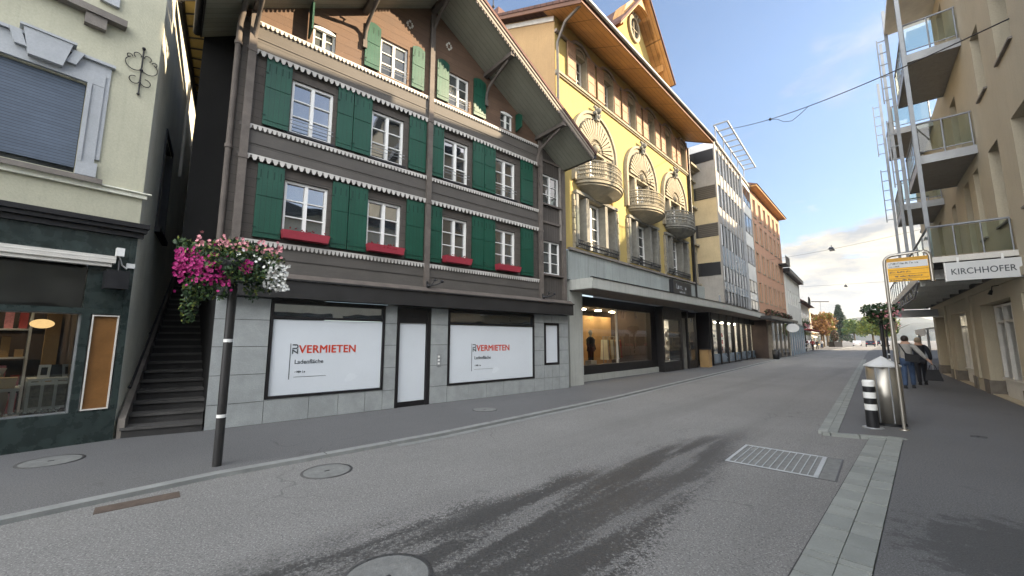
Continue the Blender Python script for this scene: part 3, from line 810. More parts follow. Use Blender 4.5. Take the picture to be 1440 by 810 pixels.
for k in (.3, 2.5, 4.8, 7.2):
    p = e+al*k; m.tube([(p.x,p.y,.82+.445*(k-.15)),(p.x-.04,p.y-.02,.74+.445*(k-.15))], .012, 6)
m.build('rail_bracket', 'black', st)
s0 = a0-o_
m = MB(); m.hexa([(s0.x-.03,s0.y-.02,0),(s0.x+.05,s0.y+.03,0),(s0.x+.05+al.x*8,s0.y+.03+al.y*8,0),(s0.x-.03+al.x*8,s0.y-.02+al.y*8,0),
                  (s0.x-.03,s0.y-.02,.32),(s0.x+.05,s0.y+.03,.32),(s0.x+.05+al.x*8,s0.y+.03+al.y*8,4.0),(s0.x-.03+al.x*8,s0.y-.02+al.y*8,4.0)]); m.build('stringer', 'ledge', st)
# building closing the far end of the alley, painted near black as shade
t = thing('rear_house', 'house wall in painted shade closing off the far end of the stair alley', 'house', (-12.6, 15.3, 0), R(37))
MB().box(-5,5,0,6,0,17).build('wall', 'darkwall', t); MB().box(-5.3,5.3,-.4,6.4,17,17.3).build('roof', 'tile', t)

# =================================================================== CREAM BUILDING (left)
cream = thing('cream_house', 'cream plaster house with grey stone window surrounds and a dark marble shopfront', 'house', CR.w(0,0,0), CR.rz)
sd = Vector(heading(-36.5)); sdl = Vector((sd.x*CR.d[0]+sd.y*CR.d[1], sd.x*CR.y[0]+sd.y*CR.y[1]))   # alley wall direction in local axes
LX = -7.0
m = MB(); cop = [(-3.0,-.86,4.38,5.95),(-3.0,-.88,7.55,8.9)]
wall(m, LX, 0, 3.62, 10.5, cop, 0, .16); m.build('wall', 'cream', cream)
m = MB(); q = sdl*11
# alley side wall with a small window
def sp(k, z, o=0): return (sdl.x*k+sdl.y*o, sdl.y*k-sdl.x*o, z)
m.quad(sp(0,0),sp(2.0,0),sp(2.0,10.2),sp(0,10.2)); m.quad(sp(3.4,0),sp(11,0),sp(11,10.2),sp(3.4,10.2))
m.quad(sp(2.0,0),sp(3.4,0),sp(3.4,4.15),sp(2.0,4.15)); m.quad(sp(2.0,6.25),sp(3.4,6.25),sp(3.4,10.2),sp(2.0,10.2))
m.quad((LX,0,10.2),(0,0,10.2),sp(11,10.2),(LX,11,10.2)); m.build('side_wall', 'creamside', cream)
m = MB(); m.quad(sp(2.0,4.15,-.12),sp(3.4,4.15,-.12),sp(3.4,6.25,-.12),sp(2.0,6.25,-.12)); sw = m.build('side_window', 'panedull', cream)
m = MB()
def sbox(k0,k1,z0,z1,o0,o1):
    m.hexa([sp(k0,z0,o0),sp(k1,z0,o0),sp(k1,z0,o1),sp(k0,z0,o1),sp(k0,z1,o0),sp(k1,z1,o0),sp(k1,z1,o1),sp(k0,z1,o1)])
sbox(1.9,2.0,4.1,6.3,-.1,.03); sbox(3.4,3.5,4.1,6.3,-.1,.03); sbox(1.85,3.55,4.0,4.1,-.1,.10); sbox(1.9,3.5,6.3,6.4,-.1,.03); m.build('frame', 'dark', sw)
MB().tube([sp(8.0,3.2,.1),sp(8.0,9.5,.1)], .05, 8).build('downpipe', 'offwhite', cream); MB().tube([sp(4.6,6.2,.1),sp(4.6,9.5,.1)], .04, 8).build('downpipe', 'offwhite', cream)
# window surround in grey painted stone
for (z0, z1, hd) in ((4.38, 5.95, 1), (7.55, 8.9, 0)):
    m = MB(); a, b = -3.0, -.86
    m.box(b, b+.20, -.05, -.002, z0, z1+.02); m.box(b+.20, b+.26, -.03, -.002, z0+.3, z1+.30)
    m.box(b-.0, b+.05, -.075, -.052, z0+.2, z1+.02)
    m.box(a, b+.20, -.055, -.003, z1+.022, z1+.22); m.box(a, b+.26, -.035, -.003, z1+.222, z1+.42); m.box(a, b+.30, -.09, -.003, z1+.422, z1+.47)
    m.box(b, b+.24, -.07, -.003, z0-.02, z0+.22)
    if hd:
        m.prism([(-1.52, z1+.10),(-1.16, z1+.10),(-1.08, z1+.52),(-1.60, z1+.52)], -.16, -.004)
        m.prism([(-1.66, z1+.22),(-1.54, z1+.22),(-1.62, z1+.46),(-1.74, z1+.46)], -.12, -.004); m.prism([(-1.14, z1+.22),(-1.02, z1+.22),(-.94, z1+.46),(-1.06, z1+.46)], -.12, -.004)
        m.box(-1.64, -1.04, -.18, -.004, z1+.522, z1+.56)
    w = m.build('window_surround', 'greystone', cream)
    MB().box(-3.0, b-.01, .05, .08, z0+.1, z1+.0).build('roller_blind', 'blind', w)
    MB().box(-3.0, b, .10, .14, z0, z1).build('pane', 'panedull', w)
m = MB(); m.box(LX, -.54, -.14, -.003, 4.25, 4.33); m.build('window_sill', 'ledge', cream)
m = MB(); m.box(LX, .05, -.06, -.003, 4.17, 4.245); m.box(LX, .10, -.10, -.003, 4.247, 4.27); m.build('string_course', 'creamside', cream)
m = MB(); m.box(LX, -.5, -.16, -.003, 7.18, 7.30); m.box(-1.0, -.74, -.12, -.003, 6.98, 7.178); m.build('window_sill', 'ledge', cream)
# cornice over the shopfront
m = MB(); m.box(LX, .12, -.20, -.003, 3.60, 3.68); m.box(LX, .10, -.16, -.003, 3.53, 3.598); m.box(LX, .07, -.10, -.003, 3.44, 3.528); m.build('shop_cornice', 'dark', cream)
# shopfront of dark marble, with the open window
SX = -3.6
m = MB()
m.box(SX-3.4, -.003, -.03, .14, -.02, .50)                          # plinth
m.box(-.09, .0, -.04, .20, .502, 3.44); m.box(-.55, -.45, -.03, .14, .502, 2.08)
m.box(SX-3.4, -.092, -.035, .14, 3.05, 3.438); m.box(SX-3.4, -.092, -.03, .14, 2.08, 2.17); m.box(-.55, -.092, -.03, .14, 2.172, 3.048)
m.build('marble_shopfront', 'marble', cream)
m = MB(); m.box(-.43, -.412, -.045, .10, .52, 2.06); m.box(-.128, -.11, -.045, .10, .52, 2.06); m.box(-.412, -.128, -.045, .10, .52, .538); m.box(-.412, -.128, -.045, .10, 2.042, 2.06)
pf = m.build('display_case', 'offwhite', cream); MB().box(-.412, -.128, .0, .10, .538, 2.042).build('panel', 'orangepanel', pf)
MB().box(-3.6, -.56, .08, .09, .50, 2.08).build('shop_glass', 'clear', cream)
MB().box(-3.6, -.56, .10, .11, 2.17, 3.04).build('transom_glass', 'panedark', cream)
m = MB(); m.box(-.575, -.55, .05, .13, .5, 2.08); m.box(-3.6, -.58, .05, .13, .485, .52); m.box(-3.6,-.58,.05,.13,2.065,2.079); m.build('window_frame', 'aluminium', cream)
m = MB(); m.box(SX-3.4, -.26, -.20, -.035, 2.93, 3.05); m.box(SX-3.4, -.30, -.17, -.04, 2.87, 2.928); m.tube([(SX-3.4,-.16,3.0),(-.27,-.16,3.0)], .045, 10)
m.build('awning_box', 'offwhite', cream)
rm = room('shop_interior', -5.2, -.58, .16, 3.0, .30, 2.9, cream, 'shopdark', 'floorwood', 'lampshop', 2)  # ceiling lights added to brighten the interior
m = MB(); m.box(-.85, -.68, 1.0, 1.06, .5, 2.7); m.build('wood_panel', 'shopwall', rm)
m = MB()
for k in range(4): m.box(-4.6+k*.95, -4.52+k*.95, 2.9, 2.96, .3, 2.5)
m.box(-4.6,-.7,2.9,2.96,1.85,1.92); m.box(-4.6,-.7,2.9,2.96,1.2,1.26); m.build('wall_shelving', 'anth', rm)
# eave strip over the alley
m = MB()
E0,E1,E2,E3 = (-7.23+.0,7.80),(-6.71,7.80),(-15.67,19.87),(-16.46,21.07)
def loc(p, z): 
    dx, dy = p[0]-CR.o[0], p[1]-CR.o[1]; return (dx*CR.d[0]+dy*CR.d[1], dx*CR.y[0]+dy*CR.y[1], z)
def lerp(a, b, t): return (a[0]+(b[0]-a[0])*t, a[1]+(b[1]-a[1])*t)
m.hexa([loc(E0,9.02),loc(E1,9.02),loc(lerp(E1,E3,.98),9.02),loc(E2,9.02),loc(E0,9.1),loc(E1,9.1),loc(lerp(E1,E3,.98),9.1),loc(E2,9.1)]); m.build('eave_boards', 'yellow', cream)
m = MB()
n = 34
for k in range(n):
    t0 = k/n; a = lerp(E0,E2,t0); b = lerp(E1,E3,t0*.97)
    pa, pb = loc(a, 8.99), loc(b, 8.99); m.tube([pa, pb], .022, 4)
m.tube([loc(E0,9.0),loc(E2,9.0)], .06, 6); m.tube([loc(E1,9.0),loc(lerp(E1,E3,.98),9.0)], .03, 6); m.build('eave_battens', 'dark', cream)

# things at the shop
t = thing('wall_ornament', 'black wrought iron scroll ornament on the cream plaster wall', 'ornament', CR.w(-.235,-.03,6.56), CR.rz)
m = MB()
def arc(cx, cz, r, a0, a1, n=12, ex=1): return [(cx+r*math.cos(R(a0+(a1-a0)*k/n))*ex, 0, cz+r*math.sin(R(a0+(a1-a0)*k/n))) for k in range(n+1)]
m.tube([(0,0,-.46),(0,0,.42)], .012, 6)
for s_ in (-1, 1):
    for pts in (arc(.10,.08,.12,60,-130), arc(.07,.26,.05,-60,200), arc(.075,-.22,.07,100,-200), arc(.17,.2,.035,-80,180)):
        m.tube([(p[0]*s_, p[1], p[2]) for p in pts], .008, 5)
m.ball((0,0,.43), .03, 6); m.ball((0,0,-.47), .025, 6); m.ball((0,0,.0), .028, 6); m.build('scrollwork', 'black', t)
t = thing('wall_lamp', 'black cube lantern on a bracket at the corner of the marble shopfront', 'lamp', CR.w(-.12,-.05,2.65), CR.rz)
MB().box(-.26,.02,-.36,-.06,-.16,.14).build('housing', 'black', t)
MB().box(.0205,.026,-.30,-.12,-.10,.08).build('pane', 'signwhite', t)
MB().tube([(-.1,-.2,.14),(-.1,-.16,.3),(-.1,-.02,.42)], .015, 6).build('arm', 'black', t)
t = thing('security_camera', 'small white camera fixed above the black cube lantern', 'camera', CR.w(-.22,-.06,3.12), CR.rz)
MB().box(-.05,.05,-.16,-.04,-.06,.08).build('housing', 'white', t); MB().tube([(0,-.1,-.06),(.05,-.05,-.2),(.12,-.03,-.25)], .012, 6).build('cable', 'white', t)
t = thing('junction_box', 'small white box on the dark marble beside the cube lantern', 'box', CR.w(-.05,-.045,2.93), CR.rz)
MB().box(-.06,.05,-.04,0,-.04,.04).build('box', 'white', t)
t = thing('pendant_lamp', 'glowing oval paper lamp hanging inside the shop window', 'lamp', CR.w(-.93,.45,1.91), CR.rz)
MB().ball((0,0,0), .135, 12, sz=.55).build('shade', 'lampwarm', t); MB().tube([(0,0,.09),(0,0,1.0)], .006, 5).build('cord', 'black', t)
# display cabinet
t = thing('display_cabinet', 'pale openwork cabinet with photo frames on top in the shop window', 'cabinet', CR.w(-1.0,.22,.52), CR.rz)
m = MB(); m.box(0,.46,0,.5,.49,.53)
for x in (0,.14,.28,.42): m.box(x,x+.035,0,.04,0,.49); m.box(x,x+.035,.46,.5,0,.49)
m.box(0,.46,-.002,.03,.05,.09); m.box(0,.46,-.002,.03,.43,.47); m.build('frame', 'offwhite', t)
m = MB(); 
for x in (.035,.175,.315): m.box(x,x+.105,.02,.024,.09,.43)
m.build('lattice_panel', M('lattice', (.25,.22,.17), .8, .5, 25, .8, 25), t)
for i,(x, w, nm, mm) in enumerate(((-.84,.13,'white photo frame leaning on the pale cabinet','white'),(-.70,.15,'dark photo frame beside the white one on the pale cabinet','dark'),(-.58,.11,'grey photo frame at the right end of the pale cabinet','greystone'))):
    t = thing('photo_frame', nm, 'photo frame', CR.w(x,.40,1.05), CR.rz+R(10*i-10))
    m = MB(); m.hexa([(-w/2,0,0),(w/2,0,0),(w/2,.02,0),(-w/2,.02,0),(-w/2,.06,.2),(w/2,.06,.2),(w/2,.08,.2),(-w/2,.08,.2)]); m.build('frame', mm, t)
    MB().quad((-w/2+.03,.008,.04),(w/2-.03,.008,.04),(w/2-.03,.045,.16),(-w/2+.03,.045,.16)).build('picture', 'anth', t)
shelf_unit(CR, -2.2, 1.7, 2.4, 'dark-walled shelf of colourful goods at the back of the left shop', ['redcloth','signwhite','shopwall','palepink'], .32, 4)
for k, (x, y, mm, lab) in enumerate(((-1.55,.55,'redcloth','red gift bag standing at the left of the shop window'),(-1.30,.9,'signwhite','white vase behind the low table in the shop window'))):
    t = thing(('gift_bag','vase')[k], lab, ('bag','vase')[k], CR.w(x,y,.93 if k == 0 else .35), CR.rz)
    if k == 0: MB().hexa([(-.1,-.05,0),(.1,-.05,0),(.1,.05,0),(-.1,.05,0),(-.12,-.06,.28),(.12,-.06,.28),(.12,.06,.28),(-.12,.06,.28)]).build('bag_body',mm,t); MB().tube([(-.05,0,.28),(-.04,0,.38),(.04,0,.38),(.05,0,.28)], .006, 5).build('handle','dark',t)
    else: MB().lathe([(.0,0),(.12,.02),(.16,.4),(.07,.75),(.10,.85)], n=16).build('vessel',mm,t)
t = thing('low_table', 'low pale wooden table at the left edge of the shop window', 'table', CR.w(-1.62,.32,.52), CR.rz)
MB().box(-.8,.55,-.15,.4,.36,.40).build('tabletop', 'offwhite', t)
for x,y in ((-.75,-.1),(.5,-.1),(.5,.35),(-.75,.35)): MB().box(x-.02,x+.02,y-.02,y+.02,0,.36).build('leg','offwhite',t)
t = thing('cardboard_box', 'brown basket on the low table in the shop window', 'basket', CR.w(-1.22,.36,.92), CR.rz)
MB().hexa([(-.1,-.1,0),(.1,-.1,0),(.1,.1,0),(-.1,.1,0),(-.12,-.12,.16),(.12,-.12,.16),(.12,.12,.16),(-.12,.12,.16)]).build('basket','shopwall',t)
t['category'] = 'basket'; t.name = 'basket'
t = thing('flower_garland', 'strip of white blossom along the bottom of the shop window', 'garland', CR.w(-1.0,.2,.53), CR.rz)
m = MB()
for k in range(120): m.ball((random.uniform(-1.1,.38), random.uniform(-.05,.05), random.uniform(0,.05)), .016, 4)
m.build('blossom', 'wpetal', t)
t = thing('flower_garland', 'magenta flowers low in the left of the shop window', 'garland', CR.w(-2.2,.22,.55), CR.rz)
m = MB()
for k in range(140): m.ball((random.uniform(-.9,.55), random.uniform(-.05,.05), random.uniform(0,.12)), .022, 4)
m.build('blossom', 'pink', t)

# =================================================================== YELLOW BUILDING
YB = Frame((2.0831,14.5617), 43.8)
yel = thing('yellow_house', 'bright yellow plaster house with fan-shaped arches, oval balconies and a wide wooden eave', 'house', YB.w(0,0,0), YB.rz)
XW0, XW1, XN = -.62, 12.85, 14.55
aw = [(.70+2.2*k, 1.50+2.2*k, 12.05, 13.45) for k in range(6)]
ar = [(.42,3.66),(4.68,7.93),(8.80,12.06)]
m = MB(); ops = [(a,b,c,d) for a,b,c,d in aw]
for (a, b) in ar: ops += [(a+.05, b-.10, 5.20, 7.30), (a+.16, b-.16, 7.85, 9.45)]
wall(m, XW0, XW1, 5.0, 14.35, ops, 0, .32, rmi=1)
m.build('wall', ['yellow', 'stone'], yel)
m = MB()   # gabled side wall towards the timber house
P = [(0,0),(12,0),(12,14.3),(6,17.0),(0,14.3)]
m.add([(XW0, a, b) for a, b in P], [(0,1,2,3,4)]); m.build('side_wall', 'tan', yel)
m = MB(); m.hexa([(XW0-.05,-.0,14.02),(XW0-.003,0,14.02),(XW0-.003,6,16.72),(XW0-.05,6,16.72),(XW0-.05,0,14.22),(XW0-.003,0,14.22),(XW0-.003,6,16.92),(XW0-.05,6,16.92)]); m.build('side_cornice', 'offwhite', yel)
# narrow recessed part to the right
m = MB(); wall(m, XW1, XN, 5.0, 12.6, [(13.15,14.35,8.3,9.9),(13.15,14.35,5.3,7.2)], .25, .15); m.build('side_bay_wall', 'stone', yel)
m = MB(); wall(m, XW1, XN, 10.15, 11.8, [], .245, .1); m.build('side_bay_panel', 'yellow', yel)
for (z0, z1) in ((8.3,9.9),(5.3,7.2)): window(yel, 13.15,14.35,z0,z1,.38,2,3,.06,.03,mat='offwhite',pane='panedull')
for z in (5.05, 7.6, 10.05, 11.85, 12.5): MB().box(XW1+.02, XN+.1, .05, .244, z, z+.12).build('string_course', 'stone', yel)
MB().box(XW1+.1, XN+.4, -.25, .26, 12.62, 12.75).build('cornice', 'stone', yel)
# ledges
m = MB(); m.box(XW0, XW1, -.12, -.003, 11.86, 11.96); m.box(XW0, XW1, -.07, -.003, 11.80, 11.858); m.build('attic_ledge', 'stone', yel)
m = MB(); m.box(XW0+.6, XW1+.4, -.14, -.003, 4.98, 5.08); m.build('first_floor_ledge', 'ledge', yel)
MB().box(12.78, 12.90, -.07, -.003, 5.1, 14.0).build('pilaster_strip', 'dark', yel); MB().tube([(12.84,-.14,3.9),(12.84,-.14,13.6)], .06, 8).build('downpipe', 'dark', yel)
m = MB(); m.tube([(XW0+.05,-.10,5.2),(XW0+.05,-.10,13.1),(XW0-.1,-.6,13.6),(XW0-.2,-1.45,13.75)], .055, 8); m.build('downpipe', 'ledge', yel)
# eave: boarded soffit, gutter, roof
def rz_(y): return 14.3+.45*y
m = MB()
def slope(mb, x0, x1, y0, y1, dz0, dz1):
    mb.hexa([(x0,y0,rz_(y0)+dz0),(x1,y0,rz_(y0)+dz0),(x1,y1,rz_(y1)+dz0),(x0,y1,rz_(y1)+dz0),(x0,y0,rz_(y0)+dz1),(x1,y0,rz_(y0)+dz1),(x1,y1,rz_(y1)+dz1),(x0,y1,rz_(y1)+dz1)])
slope(m, XW0-.35, XW1+.35, -1.5, .3, .0, .05); m.build('eave_soffit', 'wood', yel)
m = MB(); slope(m, XW0-.45, XW1+.45, -1.56, 6.0, .12, .24)
m.hexa([(XW0-.45,6,17.12),(XW1+.45,6,17.12),(XW1+.45,13,13.9),(XW0-.45,13,13.9),(XW0-.45,6,17.24),(XW1+.45,6,17.24),(XW1+.45,13,14.1),(XW0-.45,13,14.1)])
yroof = m.build('roof', 'tile', yel)
m = MB(); m.box(XW0-.42, XW1+.42, -1.54, -1.505, 13.60, 13.78); slope(m, XW0-.42, XW0-.36, -1.5, 6, -.04, .119); slope(m, XW1+.36, XW1+.42, -1.5, 6, -.04, .119); m.build('fascia_board', 'brown', yel)
m = MB(); m.tube([(XW0-.45,-1.63,13.80),(XW1+.45,-1.63,13.80)], .075, 10); m.build('gutter', 'galv', yel)
# rear mansard piece with finial
m = MB(); m.hexa([(XW0-.2,3.0,15.7),(5,3.0,15.7),(5,9,15.7),(XW0-.2,9,15.7),(.6,4.4,18.3),(4,4.4,18.3),(4,7.6,18.3),(.6,7.6,18.3)]); m.build('rear_roof', 'tile', yel)
m = MB(); m.tube([(.8,5,18.2),(.8,5,19.4)], .03, 6); m.ball((.8,5,18.8), .08, 6); m.build('finial', 'dark', yel)
# scalloped dark moulding over attic windows, windows, shutters
m = MB(); pts = []
x = XW0
for k in range(6):
    xc = 1.10+2.2*k
    pts += [(xc-.75, 13.62)]+[(xc+.62*math.cos(PI-PI*j/8), 13.62+.34*math.sin(PI*j/8)) for j in range(1, 8)]+[(xc+.75, 13.62)]
pts = [(XW0, 13.62)]+pts+[(XW1, 13.62)]
m.tube([(a, -.06, b) for a, b in pts], .075, 5); m.build('wavy_moulding', 'verge', yel)
for (a, b, z0, z1) in aw:
    m = MB(); xc = (a+b)/2
    # arched stone surround
    inner = [(a+.0, z0), (a+.0, z1-.05)]+[(xc-.4*math.cos(PI*j/8)*1., z1-.05+.30*math.sin(PI*j/8)) for j in range(1, 8)]+[(b, z1-.05), (b, z0)]
    for i in range(len(inner)-1):
        (xa, za), (xb, zb) = inner[i], inner[i+1]
        dx, dz = (xa-xc), 0
        oa = (xc+(xa-xc)*1.22, za+(.09 if za > z1-.2 else 0)); ob = (xc+(xb-xc)*1.22, zb+(.09 if zb > z1-.2 else 0))
        m.prism([(xa,za),(xb,zb),ob,oa], -.07, -.004)
    m.prism([(a, z1-.05)]+[(xc-.4*math.cos(PI*j/8), z1-.05+.28*math.sin(PI*j/8)) for j in range(0, 9)]+[(b, z1-.05)], -.02, -.003)
    sr = m.build('window_surround', 'stone', yel)
    window(yel, a, b, z0, z1, .26, 2, 3, .07, .03, mat='offwhite', pane='pane')
    for (c, d) in ((a-.60, a-.05), (b+.05, b+.60)):
        if c < XW0+.55 and c < 0: c = a-.60+.1
        m = MB(); m.box(c, d, -.10, -.06, z0-.02, z1+.18)
        for zc in (z0+.0, z0+.5, z0+1.0, z1+.12): m.box(c, d, -.115, -.101, zc-.0, zc+.06)
        m.box(c, c+.05, -.113, -.101, z0, z1+.18); m.box(d-.05, d, -.113, -.101, z0, z1+.18)
        m.build('louvred_shutter', 'shut', yel)
# arches with sculpted fans
for (a, b) in ar:
    xc = (a+b)/2; r = (b-a)/2; zs = 9.55
    m = MB(); n = 24
    for i in range(n):                                   # archivolt, two rings
        t0, t1 = PI-PI*i/n, PI-PI*(i+1)/n
        for (ri, ro, ya) in ((r-.04, r+.08, -.16), (r-.22, r-.06, -.09)):
            p = [(xc+ri*math.cos(t0), zs+ri*math.sin(t0)),(xc+ri*math.cos(t1), zs+ri*math.sin(t1)),(xc+ro*math.cos(t1), zs+ro*math.sin(t1)),(xc+ro*math.cos(t0), zs+ro*math.sin(t0))]
            m.prism(p, ya, -.003)
    for s_ in (-1, 1):
        for (ri, ro, ya) in ((r-.04, r+.08, -.16), (r-.22, r-.06, -.09)):
            m.box(xc+s_*ri, xc+s_*ro, ya, -.003, 7.85, zs)
    m.build('arch_moulding', 'stone', yel)
    MB().prism([(xc+(r-.23)*math.cos(PI*i/n), zs+(r-.23)*math.sin(PI*i/n)) for i in range(n+1)], -.02, -.003).build('tympanum', 'stonegrey', yel)  # greyer disc paints recess shade behind the fan
    m = MB()
    for i in range(19):                                  # radial petals of the fan
        t0 = PI*(i+.5)/19
        for (ra, rb, wa, wb, ya) in ((.50, 1.28, .025, .075, -.10),):
            ca, sa = math.cos(t0), math.sin(t0)
            p = [(xc+ra*ca-wa*sa, zs+ra*sa+wa*ca),(xc+ra*ca+wa*sa, zs+ra*sa-wa*ca),(xc+rb*ca+wb*sa, zs+rb*sa-wb*ca),(xc+(rb+.07)*ca, zs+(rb+.07)*sa),(xc+rb*ca-wb*sa, zs+rb*sa+wb*ca)]
            m.prism(p, ya-.05, -.021)
    for i in range(9):
        t0 = PI*(i+.5)/9; m.ball((xc+.36*math.cos(t0), -.05, zs+.36*math.sin(t0)), .075, 6)
    m.ball((xc, -.07, zs+.12), .17, 8)
    for i in range(14):
        t0 = PI*(i+.5)/14; m.ball((xc+.47*math.cos(t0)*1., -.05, zs+.47*math.sin(t0)), .05, 5)
    m.box(xc-r+.20, xc+r-.20, -.08, -.022, zs-.1, zs+.0); m.build('fan_relief', 'stone', yel)
    m = MB(); m.prism([(xc-.10, zs+r-.3),(xc+.10, zs+r-.3),(xc+.17, zs+r+.28),(xc-.17, zs+r+.28)], -.26, -.17)
    m.ball((xc, -.28, zs+r+.14), .13, 8); m.ball((xc-.17, -.2, zs+r+.02), .09, 6); m.ball((xc+.17, -.2, zs+r+.02), .09, 6); m.ball((xc, -.24, zs+r-.12), .10, 6)
    m.box(xc-.2, xc+.2, -.22, -.13, zs+r+.28, zs+r+.36); m.build('keystone', 'stonegrey', yel)
    # balcony doors, three lights
    for px in (a+.78, b-1.0): MB().box(px, px+.20, -.10, .30, 7.85, 9.44).build('pilaster', 'stone', yel)
    window(yel, a+.17, a+.77, 7.86, 9.42, .25, 1, 4, .06, .03, mat='offwhite', pane='panedull')
    window(yel, a+.99, b-1.01, 7.86, 9.42, .25, 2, 4, .07, .03, mat='white', pane='panedull')
    window(yel, b-.79, b-.17, 7.86, 9.42, .25, 1, 4, .06, .03, mat='offwhite', pane='panedull')
    # first floor three-light windows between grey sandstone piers
    m = MB()
    for px, w in ((a+.05,.16),(a+.72,.2),(b-1.08,.2),(b-.26,.16)): m.box(px, px+w, -.12, .31, 5.22, 7.28)
    m.box(a, b, -.16, -.003, 7.30, 7.42); m.build('sandstone_pier', 'stonegrey', yel)
    for s_ in (a-.10, b+.02):
        m = MB()
        for j in range(9): m.box(s_, s_+.10, -.09-.02*(j % 2), -.003, 5.1+j*.24, 5.1+j*.24+.22)
        m.build('quoin', 'stone', yel)
    window(yel, a+.22, a+.71, 5.22, 7.27, .26, 1, 4, .06, .03, mat='offwhite', pane='panedull')
    window(yel, a+.93, b-1.09, 5.22, 7.27, .26, 2, 4, .08, .03, mat='white', pane='panedull')
    window(yel, b-.87, b-.27, 5.22, 7.27, .26, 1, 4, .06, .03, mat='offwhite', pane='panedull')
    m = MB()
    for k in range(26): xk = a+.08+(b-a-.2)*k/25; m.tube([(xk,-.17,5.12),(xk,-.17,5.42)], .012, 4); 
    for k in range(25): xk = a+.08+(b-a-.2)*(k+.5)/25; m.ball((xk,-.17,5.3), .035, 4)
    m.box(a+.06, b-.1, -.185, -.155, 5.42, 5.45); m.box(a+.06, b-.1, -.185, -.155, 5.13, 5.15); m.build('window_railing', 'black', yel)
    # half-round balcony
    A_, B_ = 1.45, 1.0
    def ell(t, k=1., e=0.): return (xc-(A_*k+e)*math.cos(t), -(B_*k+e)*math.sin(t))
    bal = MB(); n = 28
    for (za, zb, k) in ((7.74,7.86,1.0),(7.66,7.738,.94),(7.865,7.90,1.03)):
        bal.prism([ell(PI*i/n, k) for i in range(n+1)], za, zb, axis=2)
    for (k0, k1, z0, z1) in ((.94,.60,7.66,7.46),(.60,.30,7.46,7.34)):
        for i in range(n):
            p0, p1, q0, q1 = ell(PI*i/n,k0), ell(PI*(i+1)/n,k0), ell(PI*i/n,k1), ell(PI*(i+1)/n,k1)
            bal.quad((*q0,z1),(*q1,z1),(*p1,z0),(*p0,z0))
    bal.prism([ell(PI*i/n, .30) for i in range(n+1)], 7.335, 7.34, axis=2)
    bs_ = bal.build('balcony', 'stonegrey' if a > 8 else 'stone', yel)  # third balcony and its railing get greyer stone as painted shade
    m = MB(); N_ = 40
    for i in range(N_+1):
        x_, y_ = ell(PI*i/N_, .96); m.tube([(x_,y_,7.9),(x_,y_,8.62)], .014, 4)
    for (z, rr) in ((7.96,.018),(8.62,.032),(8.50,.014)):
        m.tube([(*ell(PI*i/n,.96),z) for i in range(n+1)], rr, 6)
    for i in range(N_):
        t0 = PI*(i+.5)/N_; x_, y_ = ell(t0,.96)
        for zz, rr in ((8.12,.045),(8.3,.05),(8.42,.035)): m.ball((x_,y_,zz), rr, 5)
    for i in range(6):                                   # solid ornamental panels
        t0, t1 = PI*(i+.3)/6, PI*(i+.7)/6
        p0, p1 = ell(t0,.955), ell(t1,.955); m.quad((*p0,7.98),(*p1,7.98),(*p1,8.48),(*p0,8.48))
    m.build('ornate_railing', 'stonegrey' if a > 8 else 'stone', bs_)
# dormer gable
GX, GH, GZ, GA = 6.2, 3.0, 15.8, 19.35
sl = (GA-GZ)/GH
gz = lambda x: GA-abs(x-GX)*sl
m = MB(); m.prism([(GX-2.3,14.2),(GX+2.3,14.2),(GX+2.3,gz(GX+2.3)),(GX,GA),(GX-2.3,gz(GX-2.3))], 0.0, 5.8); m.build('dormer_wall', 'yellow', yel)
m = MB()
for s_ in (-1, 1):
    e = GX+s_*GH
    m.hexa([(GX,-.85,GA),(e,-.85,GZ),(e,6.5,GZ),(GX,6.5,GA),(GX,-.85,GA+.06),(e,-.85,GZ+.06),(e,6.5,GZ+.06),(GX,6.5,GA+.06)])
m.build('dormer_soffit', 'wood', yel)
m = MB()
for s_ in (-1, 1):
    e = GX+s_*(GH+.1)
    m.hexa([(GX,-.92,GA+.08),(e,-.92,GZ+.0),(e,6.5,GZ+.0),(GX,6.5,GA+.08),(GX,-.92,GA+.2),(e,-.92,GZ+.12),(e,6.5,GZ+.12),(GX,6.5,GA+.2)])
m.build('dormer_roof', 'tile', yel)
m = MB()   # soffit curved shroud round the gable wall
for i in range(10):
    t0, t1 = PI*i/10, PI*(i+1)/10
    f = lambda t: (GX-2.25*math.cos(t), 16.4+2.35*math.sin(t))
    (xa, za), (xb, zb) = f(t0), f(t1); m.prism([(xa,za),(xb,zb),(xb,min(gz(xb),zb+.5)),(xa,min(gz(xa),za+.5))], -.6, -.004)
m.build('dormer_arch', 'wood', yel)
m = MB(); OVX, OVZ = GX, 17.85
for i in range(24):
    t0, t1 = 2*PI*i/24, 2*PI*(i+1)/24
    p = [(OVX+.42*math.cos(t0), OVZ+.55*math.sin(t0)),(OVX+.42*math.cos(t1), OVZ+.55*math.sin(t1)),(OVX+.60*math.cos(t1), OVZ+.75*math.sin(t1)),(OVX+.60*math.cos(t0), OVZ+.75*math.sin(t0))]
    m.prism(p, -.12, -.003)
for k in range(5): m.ball((OVX-.5+k*.25, -.1, OVZ+.78), .11, 6)
m.box(OVX-.03, OVX+.03, -.06, -.03, OVZ-.5, OVZ+.5); m.box(OVX-.4, OVX+.4, -.06, -.03, OVZ-.02, OVZ+.03)
ov = m.build('oval_window', 'stone', yel)
MB().prism([(OVX+.43*math.cos(2*PI*k/24), OVZ+.56*math.sin(2*PI*k/24)) for k in range(24)], -.02, -.003).build('pane', 'panedull', ov)
